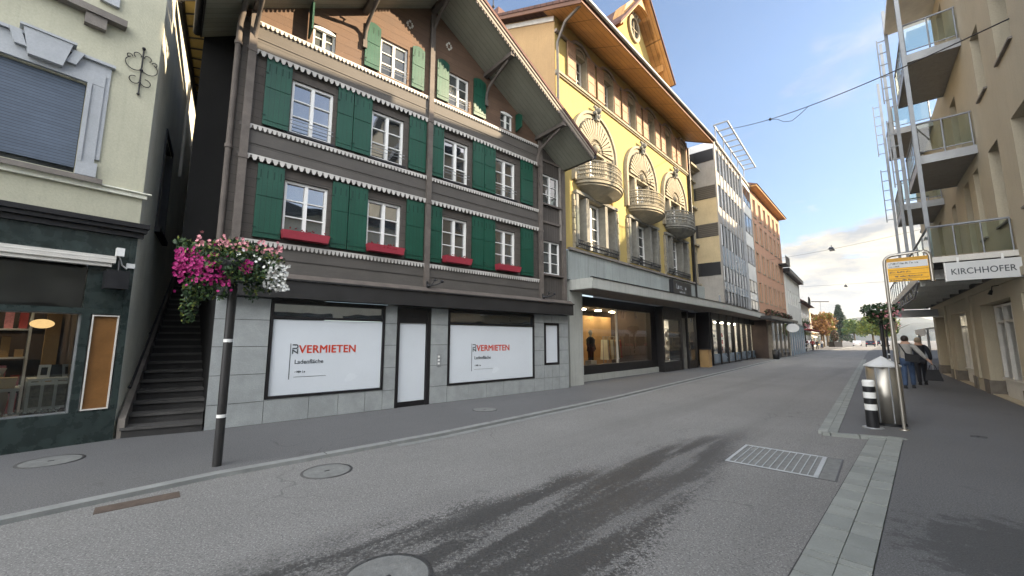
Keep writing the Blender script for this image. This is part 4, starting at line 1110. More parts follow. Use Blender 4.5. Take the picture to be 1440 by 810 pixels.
# ---- ground floor: grey panels, canopy, shops
m = MB(); m.box(XW0+.55, XN, -.06, .3, 3.86, 4.97); m.build('panel_band', 'panel', yel)
m = MB(); m.box(.0, .85, -.02, .6, 0, 3.5); m.build('pilaster', 'fascia', yel)
CAN = [(2.843,13.888),(13.07,24.24),(25.2,38.2)]
def yl(p): dx, dy = p[0]-YB.o[0], p[1]-YB.o[1]; return (dx*YB.d[0]+dy*YB.d[1], dx*YB.y[0]+dy*YB.y[1])
cn = thing('shop_canopy', 'long pale concrete canopy running along the shopfronts below the yellow house', 'canopy', YB.w(0,0,0), YB.rz)
f_ = [yl(p) for p in CAN]
poly = [(f_[0][0], -.02), (f_[0][0], f_[0][1]), f_[1], f_[2], (f_[2][0]+.6, f_[2][1]+1.2)]
m = MB(); P_ = [(0.02,.28),(0.02,f_[0][1])]+f_[1:]+[(f_[2][0]-.1, f_[2][1]+.3),(f_[1][0],f_[1][1]+.06),(14.5,.28)]
m.prism(P_, 3.47, 3.845, axis=2); m.build('fascia', 'fascia', cn)
m = MB(); P2 = [(p[0]+(.05 if i < 2 else 0), p[1]+(.06 if 0 < i < 4 else 0)) for i, p in enumerate(P_)]
m.prism(P2, 3.44, 3.468, axis=2); m.build('soffit', 'ledge', cn)
m = MB(); 
for i in range(len(f_)-1):
    a_, b_ = f_[i], f_[i+1]; m.hexa([(a_[0]-.03,a_[1]-.03,3.848),(b_[0],b_[1]-.03,3.848),(b_[0],b_[1]+.08,3.848),(a_[0]-.03,a_[1]+.08,3.848),(a_[0]-.03,a_[1]-.03,3.875),(b_[0],b_[1]-.03,3.875),(b_[0],b_[1]+.08,3.875),(a_[0]-.03,a_[1]+.08,3.875)])
m.build('edge_flashing', 'dark', cn)
t = thing('shop_sign', 'grey framed shop sign standing on the pale canopy edge', 'sign', YB.w(9.1,-.20,4.12), YB.rz)
MB().box(0,2.6,-.05,.13,0,.70).build('panel', 'anth', t); MB().box(-.06,2.66,-.02,.15,-.05,-.002).box(-.06,-.002,-.07,.15,-.05,.75).build('frame', 'black', t)
blurred_line(t, .45,-.056,.28,1.5,.30,'greystone',5)
blurred_line(t, .8,-.056,.08,.9,.12,'greystone',6)
# shop zone: recessed dark front
SY = .62
m = MB(); m.box(.86, 13.4, SY-.0, SY+.3, 3.05, 3.44); m.box(.86, 1.25, SY-.02, SY+.28, 0, 3.05); m.box(8.0, 8.6, SY-.02, SY+.28, 0, 3.05)
m.box(1.25, 8.0, SY-.04, SY+.28, .26, .62); m.build('shopfront', 'dark', yel)
m = MB(); m.box(.86, 8.6, SY-.10, SY+.28, 0, .255); m.box(.86,8.6,SY-.102,SY-.0,.22,.26) if False else None; m.build('shop_plinth', 'fascia', yel)
MB().quad((1.25,SY+.04,.62),(8.0,SY+.04,.62),(8.0,SY+.04,3.05),(1.25,SY+.04,3.05)).build('shop_glass', 'clear', yel)
MB().box(4.55,4.62,SY+.0,SY+.08,.62,3.05).build('glazing_bar', 'offwhite', yel)
rm = room('shop_interior', 1.2, 8.3, SY+.3, SY+3.6, .35, 3.2, yel, 'shopdark', 'floorwood', 'lampshop', 5)
MB().box(4.7, 8.2, SY+2.4, SY+2.5, .36, 2.9).build('wood_panel', 'shopwall', rm)
# second shop with corner glass and entrance
MB().box(8.6, 11.1, SY-.4, SY+.28, 0, .5).box(8.6,8.72,SY-.42,SY+.28,.5,3.3).box(11.0,11.2,SY-.42,SY+.28,0,3.3).box(8.72,11.0,SY-.42,SY+.28,2.75,3.42).build('shopfront', 'dark', yel)
MB().quad((8.72,SY-.35,.5),(11.0,SY-.35,.5),(11.0,SY-.35,2.75),(8.72,SY-.35,2.75)).build('shop_glass', 'clear', yel)
rm2 = room('shop_interior', 8.6, 13.2, SY+.3, SY+3.0, .3, 3.0, yel, 'offwhite', 'floorwood', 'lampwhite', 2)
MB().box(11.2,12.0,SY-.3,SY-.1,0,2.9).build('door', 'stonegrey', yel)
MB().box(12.0,12.1,SY-.42,SY+.2,0,3.3).box(13.35,13.45,SY-.42,SY+.2,0,3.3).box(12.1,13.35,SY-.4,SY+.2,0,.45).build('shopfront','dark',yel)
MB().quad((12.1,SY-.35,.45),(13.35,SY-.35,.45),(13.35,SY-.35,2.95),(12.1,SY-.35,2.95)).build('shop_glass','clear',yel)
MB().box(13.45,15.4,SY+1.3,SY+1.4,0,3.44).build('entrance_wall','shopdark',yel)
# shop contents
def mannequin(x, y, lab, mt_, mt2, rz=0):
    t = thing('mannequin', lab, 'mannequin', YB.w(x, y, .36), YB.rz+rz)
    m = MB(); m.ball((0,0,1.62), .095, 10, sz=1.25); m.tube([(0,0,1.36),(0,0,1.54)], .05, 8)
    m.tube([(-.1,0,.0),(-.1,0,.5),(-.08,0,.85)], [.04,.055,.085], 8); m.tube([(.1,0,.0),(.1,0,.5),(.08,0,.85)], [.04,.055,.085], 8)
    m.box(-.15,-.05,-.16,.06,0,.06); m.box(.05,.15,-.16,.06,0,.06); m.build('body', 'offwhite', t)
    m = MB(); m.tube([(0,0,.78),(0,0,1.05),(0,0,1.3),(0,0,1.42)], [.19,.16,.21,.10], 12)
    m.tube([(.19,0,1.36),(.26,0,1.1),(.24,-.08,.86)], [.06,.055,.045], 8); m.tube([(-.19,0,1.36),(-.26,0,1.1),(-.24,-.08,.86)], [.06,.055,.045], 8); m.build('coat', mt_, t)
    m = MB(); m.tube([(-.1,0,.12),(-.1,0,.5),(-.07,0,.86)], [.065,.075,.11], 8); m.tube([(.1,0,.12),(.1,0,.5),(.07,0,.86)], [.065,.075,.11], 8); m.build('trousers', mt2, t)
    return t
mannequin(1.9, SY+.7, 'mannequin in a brown coat at the left end of the shop window', 'shopwall', 'jacketd')
mannequin(3.6, SY+.8, 'mannequin in dark clothes beside the framed mirror in the shop window', 'jacketd', 'leather')
t = thing('framed_mirror', 'black framed standing mirror between two mannequins in the shop window', 'mirror', YB.w(2.8,SY+1.0,.36), YB.rz)
MB().box(-.4,.4,0,.05,0,2.05).build('frame','black',t); MB().box(-.31,.31,-.006,-.001,.9,1.95).build('glass','greystone',t)
t = thing('display_cube', 'white display cube on the floor beside the mirror in the shop window', 'cube', YB.w(3.2,SY+.55,.36), YB.rz); MB().box(-.22,.22,-.15,.15,0,.4).build('cube','signwhite',t)
t = thing('pair_of_shoes', 'pair of white shoes at the feet of the brown-coated mannequin', 'shoes', YB.w(2.2,SY+.5,.36), YB.rz)
for s_ in (-.1,.12): MB().hexa([(s_-.05,-.14,0),(s_+.05,-.14,0),(s_+.05,.12,0),(s_-.05,.12,0),(s_-.035,-.08,.06),(s_+.035,-.08,.06),(s_+.04,.12,.13),(s_-.04,.12,.13)]).build('shoe','signwhite',t)
def rack(x, y, fr, n, mats, lab):
    t = thing('clothes_rack', lab, 'clothes rack', fr.w(x,y,.36), fr.rz)
    m = MB(); m.tube([(-.6,0,0),(-.6,0,1.45),(.6,0,1.45),(.6,0,0)], .02, 6); m.build('rail', 'aluminium', t)
    for k in range(n):
        xx = -.5+1.0*k/(n-1); mm = mats[k % len(mats)]
        m = MB(); m.hexa([(xx-.02,-.22,.35),(xx+.02,-.22,.35),(xx+.02,.22,.35),(xx-.02,.22,.35),(xx-.025,-.16,1.3),(xx+.025,-.16,1.3),(xx+.025,.16,1.3),(xx-.025,.16,1.3)])
        m.tube([(xx,0,1.3),(xx,0,1.46)], .006, 4); m.build('garment', mm, t)
rack(5.6, SY+1.0, YB, 9, ['creamside','jacketg','shopwall','creamside'], 'clothes rack with pale garments in the middle of the shop window')
rack(7.0, SY+1.6, YB, 9, ['jacketd','shopwall','redcloth'], 'clothes rack with dark and red garments at the right of the shop window')
shelf_unit(YB, 9.8, SY+1.2, 1.7, 'brightly lit shelf with goods in the glass shop right of the dark pillar', ['signwhite','shopwall','anth'])
shelf_unit(YB, 12.7, SY+1.0, 1.0, 'narrow lit shelf behind the glass right of the grey door', ['signwhite','offwhite','shopwall'])

# =================================================================== GREY OFFICE BUILDING
GB = Frame((12.982,24.338), 41.)
grey = thing('office_building', 'grey office block with slim vertical fins, blue-grey panels and a steel roof frame', 'building', GB.w(0,0,0), GB.rz)
GW, GT = 11.3, 14.45
m = MB(); m.box(0, .28, -.06, .5, 3.85, GT); m.box(GW-.1, GW, -.06, .3, 3.85, GT-.3); m.build('corner_wall', 'greyconc', grey)
m = MB()
bands = [(3.9,5.65,'greyconc'),(6.5,8.15,'sand'),(9.02,10.66,'sand'),(11.52,13.15,'greyconc')]
for z0, z1, mm in bands: MB().quad((-.004,9,z0),(-.004,0.0,z0),(-.004,0.0,z1),(-.004,9,z1)).build('side_panel', mm, grey)
for z0, z1 in ((5.65,6.5),(8.15,9.02),(10.66,11.52),(13.15,13.95)):
    m = MB(); m.box(-.03,.0,.02,1.2,z0+.02,z1-.02); m.build('louvre_panel', 'louvre' if z0 in (8.15,10.66) else 'black', grey)
MB().quad((-.004,9,13.95),(-.004,0,13.95),(-.004,0,GT),(-.004,9,GT)).build('side_panel','white',grey)
m = MB(); m.box(.28, GW-.1, .10, 9, 3.86, GT-.2); m.box(0,.28,.5,9,3.86,GT-.2); m.build('core', 'anth', grey)
flo = [(4.0,4.75),(5.35,6.35),(7.65,9.1),(10.2,11.7),(12.6,14.1)]
# spandrels and panes
for i, (z0, z1) in enumerate(flo):
    x0, x1, n = .28, 7.4, 8
    zt = flo[i+1][0] if i < 4 else GT
    m = MB(); m.box(x0, x1, .0, .099, z1+.02, zt-.02); m.build('spandrel', 'bluepanel' if i in (0,1) else 'greyconc', grey)
    for k in range(n):
        a = x0+(x1-x0)*k/n; b = x0+(x1-x0)*(k+1)/n
        w = MB().box(a+.09, b-.09, .04, .098, z0, z1).build('window', 'anth', grey)
        if i == 1 or (i == 2 and k % 3 == 0): MB().box(a+.13, b-.22, .02, .039, z0+.05, z1-.02).build('blind', 'white', w)
        else: MB().box(a+.13, b-.13, .02, .039, z0+.05, z1-.05).build('pane', 'pane', w)
    x0, x1, n = 7.5, GW-.15, 3
    m = MB(); m.box(x0, x1, -.03, .099, z1+.02, zt-.02); m.build('spandrel', 'whitewall' if i else 'bluepanel', grey)
    for k in range(n):
        a = x0+(x1-x0)*k/n; b = x0+(x1-x0)*(k+1)/n
        w = MB().box(a+.06, b-.06, .0, .098, z0, z1+.015).build('window', 'dark', grey)
        MB().box(a+.12, b-.12, -.015, -.001, z0+.06, z1-.04).build('pane', 'pane', w)
m = MB()
for k in range(9):
    x = .28+(7.4-.28)*k/8; m.box(x-.025, x+.025, -.06, -.002, 3.9, GT+.05)
m.box(7.4, 7.5, -.16, .1, 3.9, GT); m.build('fins', 'aluminium', grey)
MB().box(0, GW, -.12, .2, GT+.052, GT+.2).build('parapet', 'greyconc', grey)
m = MB()
for y_ in (-.95, -.15): m.box(-.1, 8.9, y_-.035, y_+.035, 15.35, 15.45)
for k in range(10): x = -.1+k*1.0; m.box(x-.03, x+.03, -.914, -.186, 15.36, 15.44)
for k in range(5): x = .2+k*2.1; m.box(x-.03, x+.03, -.18, -.12, GT+.2, 15.35)
m.build('roof_frame', 'galv', grey)
m = MB(); m.box(7.6, GW, .4, 3, GT+.2, 15.3); m.build('penthouse', 'whitewall', grey)
m = MB(); m.tube([(2.4,-.35,3.86),(2.4,-.35,5.0)], .05, 6); m.build('downpipe', 'galv', grey)
# shops beneath
gs_ = YB  # shop zone continues in the line of the yellow house
GY = 1.25
MB().box(-.2, 16.0, -.06, 1.7, 3.44, 3.84).build('arcade_ceiling', 'ledge', grey)
MB().box(-.6,1.3,GY+.9,GY+1.0,0,3.44).build('entrance_wall','shopdark', grey)
MB().box(.95,1.3,GY-.1,GY+.9,0,3.44).build('entrance_pier','black', grey)
for k in range(7):
    x = 1.3+k*2.0
    MB().box(x, x+.16, GY-.16, GY+.1, 0, 3.44).box(x+.16, x+2.0, GY-.12, GY+.1, 3.0, 3.44).box(x+.16,x+2.0,GY-.1,GY+.1,0,.12).build('shopfront', 'dark', grey)
    MB().box(x+.16, x+2.0, GY-.08, GY+.1, .12, .72).build('shop_plinth', 'bluepanel', grey)
    MB().quad((x+.16,GY-.05,.72),(x+2.0,GY-.05,.72),(x+2.0,GY-.05,3.0),(x+.16,GY-.05,3.0)).build('shop_glass', 'clear', grey)
rm = room('shop_interior', 1.4, 15.3, GY+.12, GY+2.6, .1, 3.1, grey, 'offwhite', 'floorwood', 'lampwhite', 7)
for k, lab in enumerate(('lit shelf of goods in the first bay under the grey office block','lit shelf of goods in the second bay under the grey office block','lit shelf of goods in the third bay under the grey office block','lit shelf of goods in the fourth bay under the grey office block')):
    shelf_unit(GB, 2.4+k*2.0, GY+.5, 1.4, lab, [('signwhite','redcloth'),('signwhite','anth'),('redcloth','offwhite'),('signwhite','shopwall')][k])
t = thing('wooden_counter', 'orange-brown wooden counter standing in the shop entrance under the canopy', 'counter', GB.w(-.25,GY-.1,0), GB.rz)
MB().box(-.35,.35,-.25,.25,0,1.05).build('counter','shopwall',t); MB().box(-.4,.4,-.3,.3,1.052,1.09).build('counter_top','shopdark',t)
t = thing('poster_frame', 'framed poster with pale figures in the recessed entrance', 'poster', GB.w(.35,GY+.88,.95), GB.rz)
MB().box(-.45,.45,-.03,0,0,1.5).build('frame','orangepanel',t); MB().box(-.36,-.02,-.035,-.031,.1,1.35).box(.05,.36,-.035,-.031,.1,1.35).build('picture','palepink',t)
t = thing('shop_sign', 'pale row of letters on the canopy in front of the grey office block', 'sign', YB.w(13.6,-.95,3.90), YB.rz)
MB().box(0,3.6,-.02,.03,0,.05).build('rail','dark',t); blurred_line(t, .05,-.022,.055,3.5,.48,'greystone',8)
t = thing('litter_bin', 'dark bin standing by the shopfront below the canopy end', 'bin', GB.w(14.5,-.5,0), GB.rz); MB().lathe([(0,0),(.24,0),(.28,.75),(.0,.8)], n=14).build('bin','black',t)

# =================================================================== SALMON BUILDING
OB = Frame((20.396,32.866), 43.2)
org = thing('salmon_house', 'salmon plaster house with four storeys of narrow windows and a brown eave', 'house', OB.w(0,0,0), OB.rz)
OW, OT = 12.6, 14.6
oz = [(4.9,6.5),(7.5,9.1),(10.1,11.7),(12.3,13.9)]
ops = []
for (z0, z1) in oz:
    for k in range(6): ops.append((.8+k*2.0, 1.65+k*2.0, z0, z1))
m = MB(); wall(m, 0, OW, 3.6, OT, ops, 0, .18); m.quad((0,0,3.6),(0,9,3.6),(0,9,OT),(0,0,OT)); m.quad((OW,0,3.6),(OW,9,3.6),(OW,9,OT),(OW,0,OT)); m.build('wall', 'orange', org)
for o in ops:
    w = window(org, o[0], o[1], o[2], o[3], .15, 2, 3, .05, .025, mat='shut', pane='panedark')
    MB().box(o[0]-.08, o[1]+.08, -.05, .02, o[2]-.1, o[2]-.01).box(o[0]-.10,o[0]-.002,-.03,-.003,o[2],o[3]+.1).box(o[1]+.002,o[1]+.10,-.03,-.003,o[2],o[3]+.1).build('sill', 'stone', w)
m = MB(); m.box(-.3, OW+.4, -.62, 9.3, OT, OT+.12); m.build('eave_soffit', 'wood', org)
m = MB(); m.hexa([(-.4,-.7,OT+.121),(OW+.5,-.7,OT+.121),(OW+.5,9.4,OT+.121),(-.4,9.4,OT+.121),(2,2.8,OT+2.2),(OW-2,2.8,OT+2.2),(OW-2,5.6,OT+2.2),(2,5.6,OT+2.2)]); m.build('roof', 'tile', org)
m = MB(); m.box(OW-2.4,OW-.2,-.7,-.003,9.3,9.42); m.box(OW-2.4,OW-.2,-.7,-.66,9.42,10.2); m.build('balcony','dark',org)
MB().box(4.05,4.1,.3,2.6,0,3.44).build('side_pier','shopdark',org)
m = MB(); m.box(-.3, OW, -.9, .0, 3.35, 3.6); m.build('canopy', 'anth', org)
m = MB()
for k in range(2,7): m.box(k*2.05, k*2.05+.3, -.05, .3, 0, 3.34)
m.build('pier', 'plinth', org)
MB().box(4.4,OW,.02,.05,.4,3.3).build('shop_glass', 'clear', org)
MB().box(4.4,OW,.0,.08,0,.4).build('shop_plinth','dark',org)
room('shop_interior', 4.3, OW, .1, 2.4, .1, 3.2, org, 'offwhite', 'floorwood', 'lampwhite', 4)
t = thing('round_shop_sign', 'round white hanging sign on the salmon house front', 'sign', OB.w(7.5,-1.2,2.75), OB.rz)
m = MB(); m.prism([(-.0+.5*math.cos(2*PI*k/20), .4*math.sin(2*PI*k/20)) for k in range(20)], -.5, -.42, axis=0); m.build('disc', 'signwhite', t)
m = MB(); m.tube([(-.46,-.1,.38),(-.46,-.1,.6)], .02, 5); m.build('hanger','dark',t)

# =================================================================== WHITE BUILDING and the far row
WB = Frame((29.6,42.65), 41.)
wh = thing('white_house', 'low white rendered house with a dark flat cornice beyond the salmon house', 'house', WB.w(0,0,0), WB.rz)
m = MB(); wall(m, 0, 13, 3.4, 8.9, [(1.2+k*2.0, 2.0+k*2.0, 5.6, 7.2) for k in range(6)], 0, .15); m.quad((0,0,0),(0,9,0),(0,9,8.9),(0,0,8.9)); m.build('wall', 'whitewall', wh)
for k in range(6): window(wh, 1.2+k*2.0, 2.0+k*2.0, 5.6, 7.2, .12, 2, 2, .06, .03, pane='panedull')
MB().box(-.4, 13.3, -.5, 9, 8.9, 9.35).build('cornice', 'dark', wh)
m = MB()
for k in range(7): m.box(k*2.1, k*2.1+.6, -.1, .3, 0, 3.4)
m.build('pier', 'bluepanel', wh); MB().box(0,13,.0,.1,3.2,3.6).build('lintel','anth',wh)
MB().box(.5,13,.1,.14,0,3.2).build('shop_glass','panedull',wh)
labs = ['pale hipped-roof house beyond the low white house on the left side','distant cream house with brown roof on the left side of the street','distant white house near the end of the left side','small distant ochre house closing the left row']
for i, (u, w, h, mm) in enumerate(((16,16,7.0,'whitewall'),(35,20,8.5,'beige'),(60,25,8,'whitewall'),(92,30,9,'yellow'))):
    t = thing('distant_house', labs[i], 'house', WB.w(u, .6+i*1.5, 0), WB.rz, 'distant houses on the left side')
    m = MB(); m.box(0,w,0,9,0,h); m.build('wall', mm, t)
    m = MB(); m.hexa([(-.6,-.8,h),(w+.6,-.8,h),(w+.6,9.8,h),(-.6,9.8,h),(3,4,h+3),(w-3,4,h+3),(w-3,5,h+3),(3,5,h+3)]); m.build('roof', 'tile', t)
    for fz in (4.2, 6.2):
        for k in range(int(w/2.6)):
            if fz+1.4 < h: MB().box(1+k*2.6, 2+k*2.6, -.03, -.002, fz, fz+1.4).build('window', 'panedull', t)
    m = MB()
    for k in range(int(w/3)): m.box(.4+k*3, 2.8+k*3, -.04, -.002, .3, 2.8)
    m.build('shop_window', 'panedull', t)
    MB().box(0,w,-1.2,-.05,3.05,3.15).build('awning', ('redcloth','signwhite','yellowdark','signwhite')[i], t)
exec_part2 = True

# =================================================================== RIGHT SIDE
RF = Frame((21.653,20.511), 220.9)
rb = thing('balcony_house', 'beige rendered apartment house with steel-framed balconies and a slatted canopy over the pavement', 'building', RF.w(0,0,0), RF.rz)
RX, RT = 17.4, 13.4
gops = [(.75,3.6,0.02,2.72),(5.3,8.3,0.02,2.68),(10.6,14.0,0.02,2.72),(14.9,17.0,0.02,2.75)]
uops = [(14.1,15.05,4.5,6.5),(16.2,17.2,4.5,6.5),(14.1,14.9,7.95,9.7),(16.0,17.1,7.95,9.7),(14.1,14.9,11.2,12.8),(16.0,17.1,11.2,12.8),
        (12.3,12.9,4.5,6.5),(10.8,11.6,4.0,6.5),(10.6,11.5,7.05,9.4),(10.6,11.5,10.35,12.7),(8.6,9.3,4.5,6.4),(5.2,6.1,4.0,6.5),(5.2,6.1,7.05,9.4),(2.2,3.0,4.5,6.5),(2.2,3.0,7.95,9.7),(8.6,9.3,7.95,9.6)]
def rclip(p): return (13.4 if p[0] > 9.74 else 10.55)-p[1]
m = MB(); wall(m, 9.75, RX, 0, RT, [o for o in gops+uops if o[0] > 9.75], 0, .42); wall(m, 0, 9.75, 0, 10.55, [o for o in gops+uops if o[0] < 9.75], 0, .42)
XT, RL_ = 9.75, 10.55     # the part beyond XT is lower, with a roof terrace
m.quad((0,5.9,0),(0,0,0),(0,0,RL_),(0,5.9,RL_)); m.quad((RX,0,0),(RX,5.9,0),(RX,5.9,RT),(RX,0,RT)); m.quad((XT,0,RT),(RX,0,RT),(RX,5.9,RT),(XT,5.9,RT)); m.quad((0,0,RL_),(XT,0,RL_),(XT,5.9,RL_),(0,5.9,RL_))
m.quad((XT,5.9,RL_),(XT,0,RL_),(XT,0,RT),(XT,5.9,RT)); m.quad((0,5.9,0),(0,5.9,RL_),(XT,5.9,RL_),(XT,5.9,0)); m.quad((XT,5.9,0),(XT,5.9,RT),(RX,5.9,RT),(RX,5.9,0)); m.build('wall', 'beige', rb)
for i, o in enumerate(uops):
    w = window(rb, o[0], o[1], o[2], o[3], .34, 2, 1, .06, .03, mat='aluminium' if i < 6 else 'offwhite', pane='panedull', depth=.06)
    MB().box(o[0]-.04, o[1]+.04, -.06, .30, o[2]-.05, o[2]-.005).build('sill', 'ledge', w)
    if i < 6:      # half-lowered pale curtain
        MB().box(o[0]+.05, o[1]-.05, .345, .36, o[2]+.1, o[3]-.05).build('curtain', 'curtain', w)
for a, b in ((0,.75),(3.6,4.1),(4.8,5.3),(8.3,8.8),(9.9,10.6),(14.0,14.9),(17.0,17.4)): MB().box(a-.02, b+.02, -.035, .40, 0, .42).build('stone_plinth', 'plinth', rb)
for a, b in ((3.95,4.35),(9.0,9.5)): MB().box(a, b, -.06, -.002, .42, 3.1).build('pilaster', 'beige', rb)
MB().box(0, RX, -.05, -.002, 3.1, 3.3).build('lintel_band', 'beige', rb)
for i, (a, b) in enumerate(((5.6,8.1),(11.1,13.8),(15.0,17.0))):
    m = MB(); y0, y1 = .22, .32
    zb = .14; m.box(a, b, y0, y1, .0, zb); m.box(a, b, y0-.01, y1, zb, .55)
    for k in range(4): xk = a+(b-a)*k/3; m.box(xk-.035, xk+.035, y0-.02, y1, .552, 2.66)
    m.box(a, b, y0-.005, y1-.001, 2.14, 2.20); m.box(a, b, y0-.005, y1-.001, 2.6, 2.66); m.box(a, b, y0-.06, y1-.001, .5, .56)
    d = m.build('shop_window', 'offwhite', rb)
    MB().quad((a,y0+.06,.55),(b,y0+.06,.55),(b,y0+.06,2.6),(a,y0+.06,2.6)).build('pane', 'clear', d)
    room('shop_interior', a, b, .34, 2.2, .3, 2.7, rb, 'curtain', 'floorwood', 'lampwhite' if i == 0 else None, 1)
MB().quad((.75,.4,0),(3.6,.4,0),(3.6,.4,2.72),(.75,.4,2.72)).build('niche_wall', 'beige', rb)
# contents behind the panes: shelves
for k, (x, lab) in enumerate(((6.9,'white shelf with goods behind the farther pane of the beige building'),(12.5,'white shelf with goods behind the nearer pane of the beige building'))):
    shelf_unit(RF, x, .8, 1.8, lab, ['signwhite','anth','greystone'])
# balconies
for (x0, x1, z) in ((10.0,13.2,10.13),(10.0,13.2,6.85),(4.2,7.4,6.9),(4.2,7.4,10.15)):
    m = MB(); m.box(x0, x1, -1.12, -.003, z, z+.17); b = m.build('balcony', 'slab', rb)
    m = MB(); m.box(x0-.02, x1+.02, -1.15, -1.123, z-.03, z+.22); m.box(x1+.003, x1+.03, -1.12, -.003, z-.03, z+.22); m.box(x0-.03, x0-.003, -1.12, -.003, z-.03, z+.22); m.build('edge_beam', 'aluminium', b)
    m = MB()
    zt = z+1.22
    m.tube([(x0,-.02,zt),(x0,-1.12,zt),(x1,-1.12,zt),(x1,-.02,zt)], .03, 6)
    m.tube([(x1,-.02,z+.34),(x1,-1.12,z+.34),(x0,-1.12,z+.34)], .018, 6)
    for xx, yy in ((x1,-.05),(x1,-.6),(x1,-1.12),(x0,-1.12),(x0,-.05)): m.tube([(xx,yy,z+.2),(xx,yy,zt)], .02, 6)
    for k in range(1, 9): xx = x0+(x1-x0)*k/9; m.tube([(xx,-1.12,z+.2),(xx,-1.12,zt)], .012, 5)
    m.build('railing', 'galv', b)
    m = MB(); m.quad((x1,-.06,z+.36),(x1,-1.1,z+.36),(x1,-1.1,zt-.04),(x1,-.06,zt-.04)); m.quad((x0,-1.1,z+.36),(x1,-1.1,z+.36),(x1,-1.1,zt-.04),(x0,-1.1,zt-.04)); m.build('glass_panel', 'rail_glass', b)
# steel posts and privacy ladders
for x in (13.5, 9.85, 7.55, 4.05):
    MB().box(x-.05, x+.05, -1.25, -1.155, 3.66, 14.2).build('steel_post', 'galv', rb)
for x in (9.85, 4.05):
    m = MB()
    for za in (7.2, 10.5):
        m.box(x-.02, x+.02, -1.50, -1.46, za, za+2.6)
        for k in range(6): m.box(x-.015, x+.015, -1.46, -1.25, za+.1+k*.48, za+.13+k*.48)
    m.build('trellis', 'galv', rb)
m = MB()
for z in (13.2,): m.box(9.8, 13.6, -1.25, -.003, z, z+.12)
m.build('roof_overhang', 'offwhite', rb)
# canopy terrace
cp = thing('slatted_canopy', 'grey slatted canopy with glass balustrade projecting over the right pavement', 'canopy', RF.w(0,0,0), RF.rz)
CX0, CX1, CY = -1.2, 15.2, -1.42
m = MB(); m.box(CX0, CX1, CY+.02, -.01, 3.60, 3.66); m.build('deck', 'anth', cp)
m = MB(); x = CX0+.2
while x < CX1-.1: m.box(x, x+.10, CY+.05, -.02, 3.30, 3.56); x += 1.85
m.build('beams', 'whitewall', cp)
m = MB(); m.box(CX0, CX1, CY, CY+.05, 3.46, 3.70); m.box(CX1+.002, CX1+.05, CY, -.0, 3.58, 3.72); m.build('edge_beam', 'offwhite', cp)
m = MB(); m.box(CX0,CX1,-.10,-.006,3.30,3.42); m.build('wall_beam','anth',cp)
m = MB(); m.tube([(CX0,CY+.03,4.5),(CX1,CY+.03,4.5),(CX1,-.05,4.5)], .03, 6)
for k in range(14): x = CX0+(CX1-CX0)*k/13; m.tube([(x,CY+.03,3.7),(x,CY+.03,4.5)], .018, 5)
for y_ in (-.95,-.5,-.05): m.tube([(CX1,y_,3.7),(CX1,y_,4.5)], .018, 5)
m.build('balustrade', 'galv', cp)
m = MB(); m.quad((CX0,CY+.03,3.75),(CX1,CY+.03,3.75),(CX1,CY+.03,4.46),(CX0,CY+.03,4.46)); m.quad((CX1,CY+.05,3.75),(CX1,-.05,3.75),(CX1,-.05,4.46),(CX1,CY+.05,4.46)); m.build('glass_panel', 'rail_glass', cp)
# truss strut at the street edge
m = MB(); m.tube([(CX1-2.2,CY-.06,3.36),(CX0+3,CY-.06,3.36)], .03, 5); m.tube([(CX1-2.2,CY-.06,3.36),(CX1-3.8,CY-.06,2.98),(CX0+3,CY-.06,3.1)], .025, 5)
for k in range(10): x = 3+k*1.0; m.tube([(x,CY-.06,3.36),(x+.5,CY-.06,3.06)], .015, 4)
m.build('truss', 'galv', cp)
# shop sign at the near end
t = thing('shop_sign', 'white hanging sign reading KIRCHHOFER under the glass balustrade', 'sign', RF.w(CX1+.14,-1.19,3.08), RF.rz+PI/2)
MB().box(0,1.19,-.03,.03,0,.45).build('panel', 'signwhite', t); MB().box(-.025,-.002,-.04,.04,-.01,.46).build('end_cap', 'white', t)
m = MB()
for x in (.22,.92): m.box(x-.02,x+.02,-.02,.02,.452,.57)
m.build('hanger','white',t)
text_mesh('lettering', 'KIRCHHOFER', .205, 'txtdark', t, (.075,-.033,.15), offset=.0015, sx=.80, spacing=1.04)
m = MB(); 
t2 = thing('hanging_sign', 'grey hanging sign deeper under the slatted canopy', 'sign', RF.w(2.0,-1.5,2.75), RF.rz+PI/2)
MB().box(0,1.9,-.03,.03,0,.36).build('panel','greystone',t2); MB().box(.3,.33,-.01,.01,.36,.7).box(1.5,1.53,-.01,.01,.36,.7).build('hanger','dark',t2)
t = thing('wall_spotlight', 'small dark spotlight under the slatted canopy near the shop window', 'lamp', RF.w(13.2,-.10,2.95), RF.rz)
MB().tube([(0,.09,.15),(0,-.03,.13),(0,-.05,0)], .012, 6).tube([(0,-.05,.02),(0,-.09,-.09)], [.03,.045], 8).build('lamp_body','black',t)
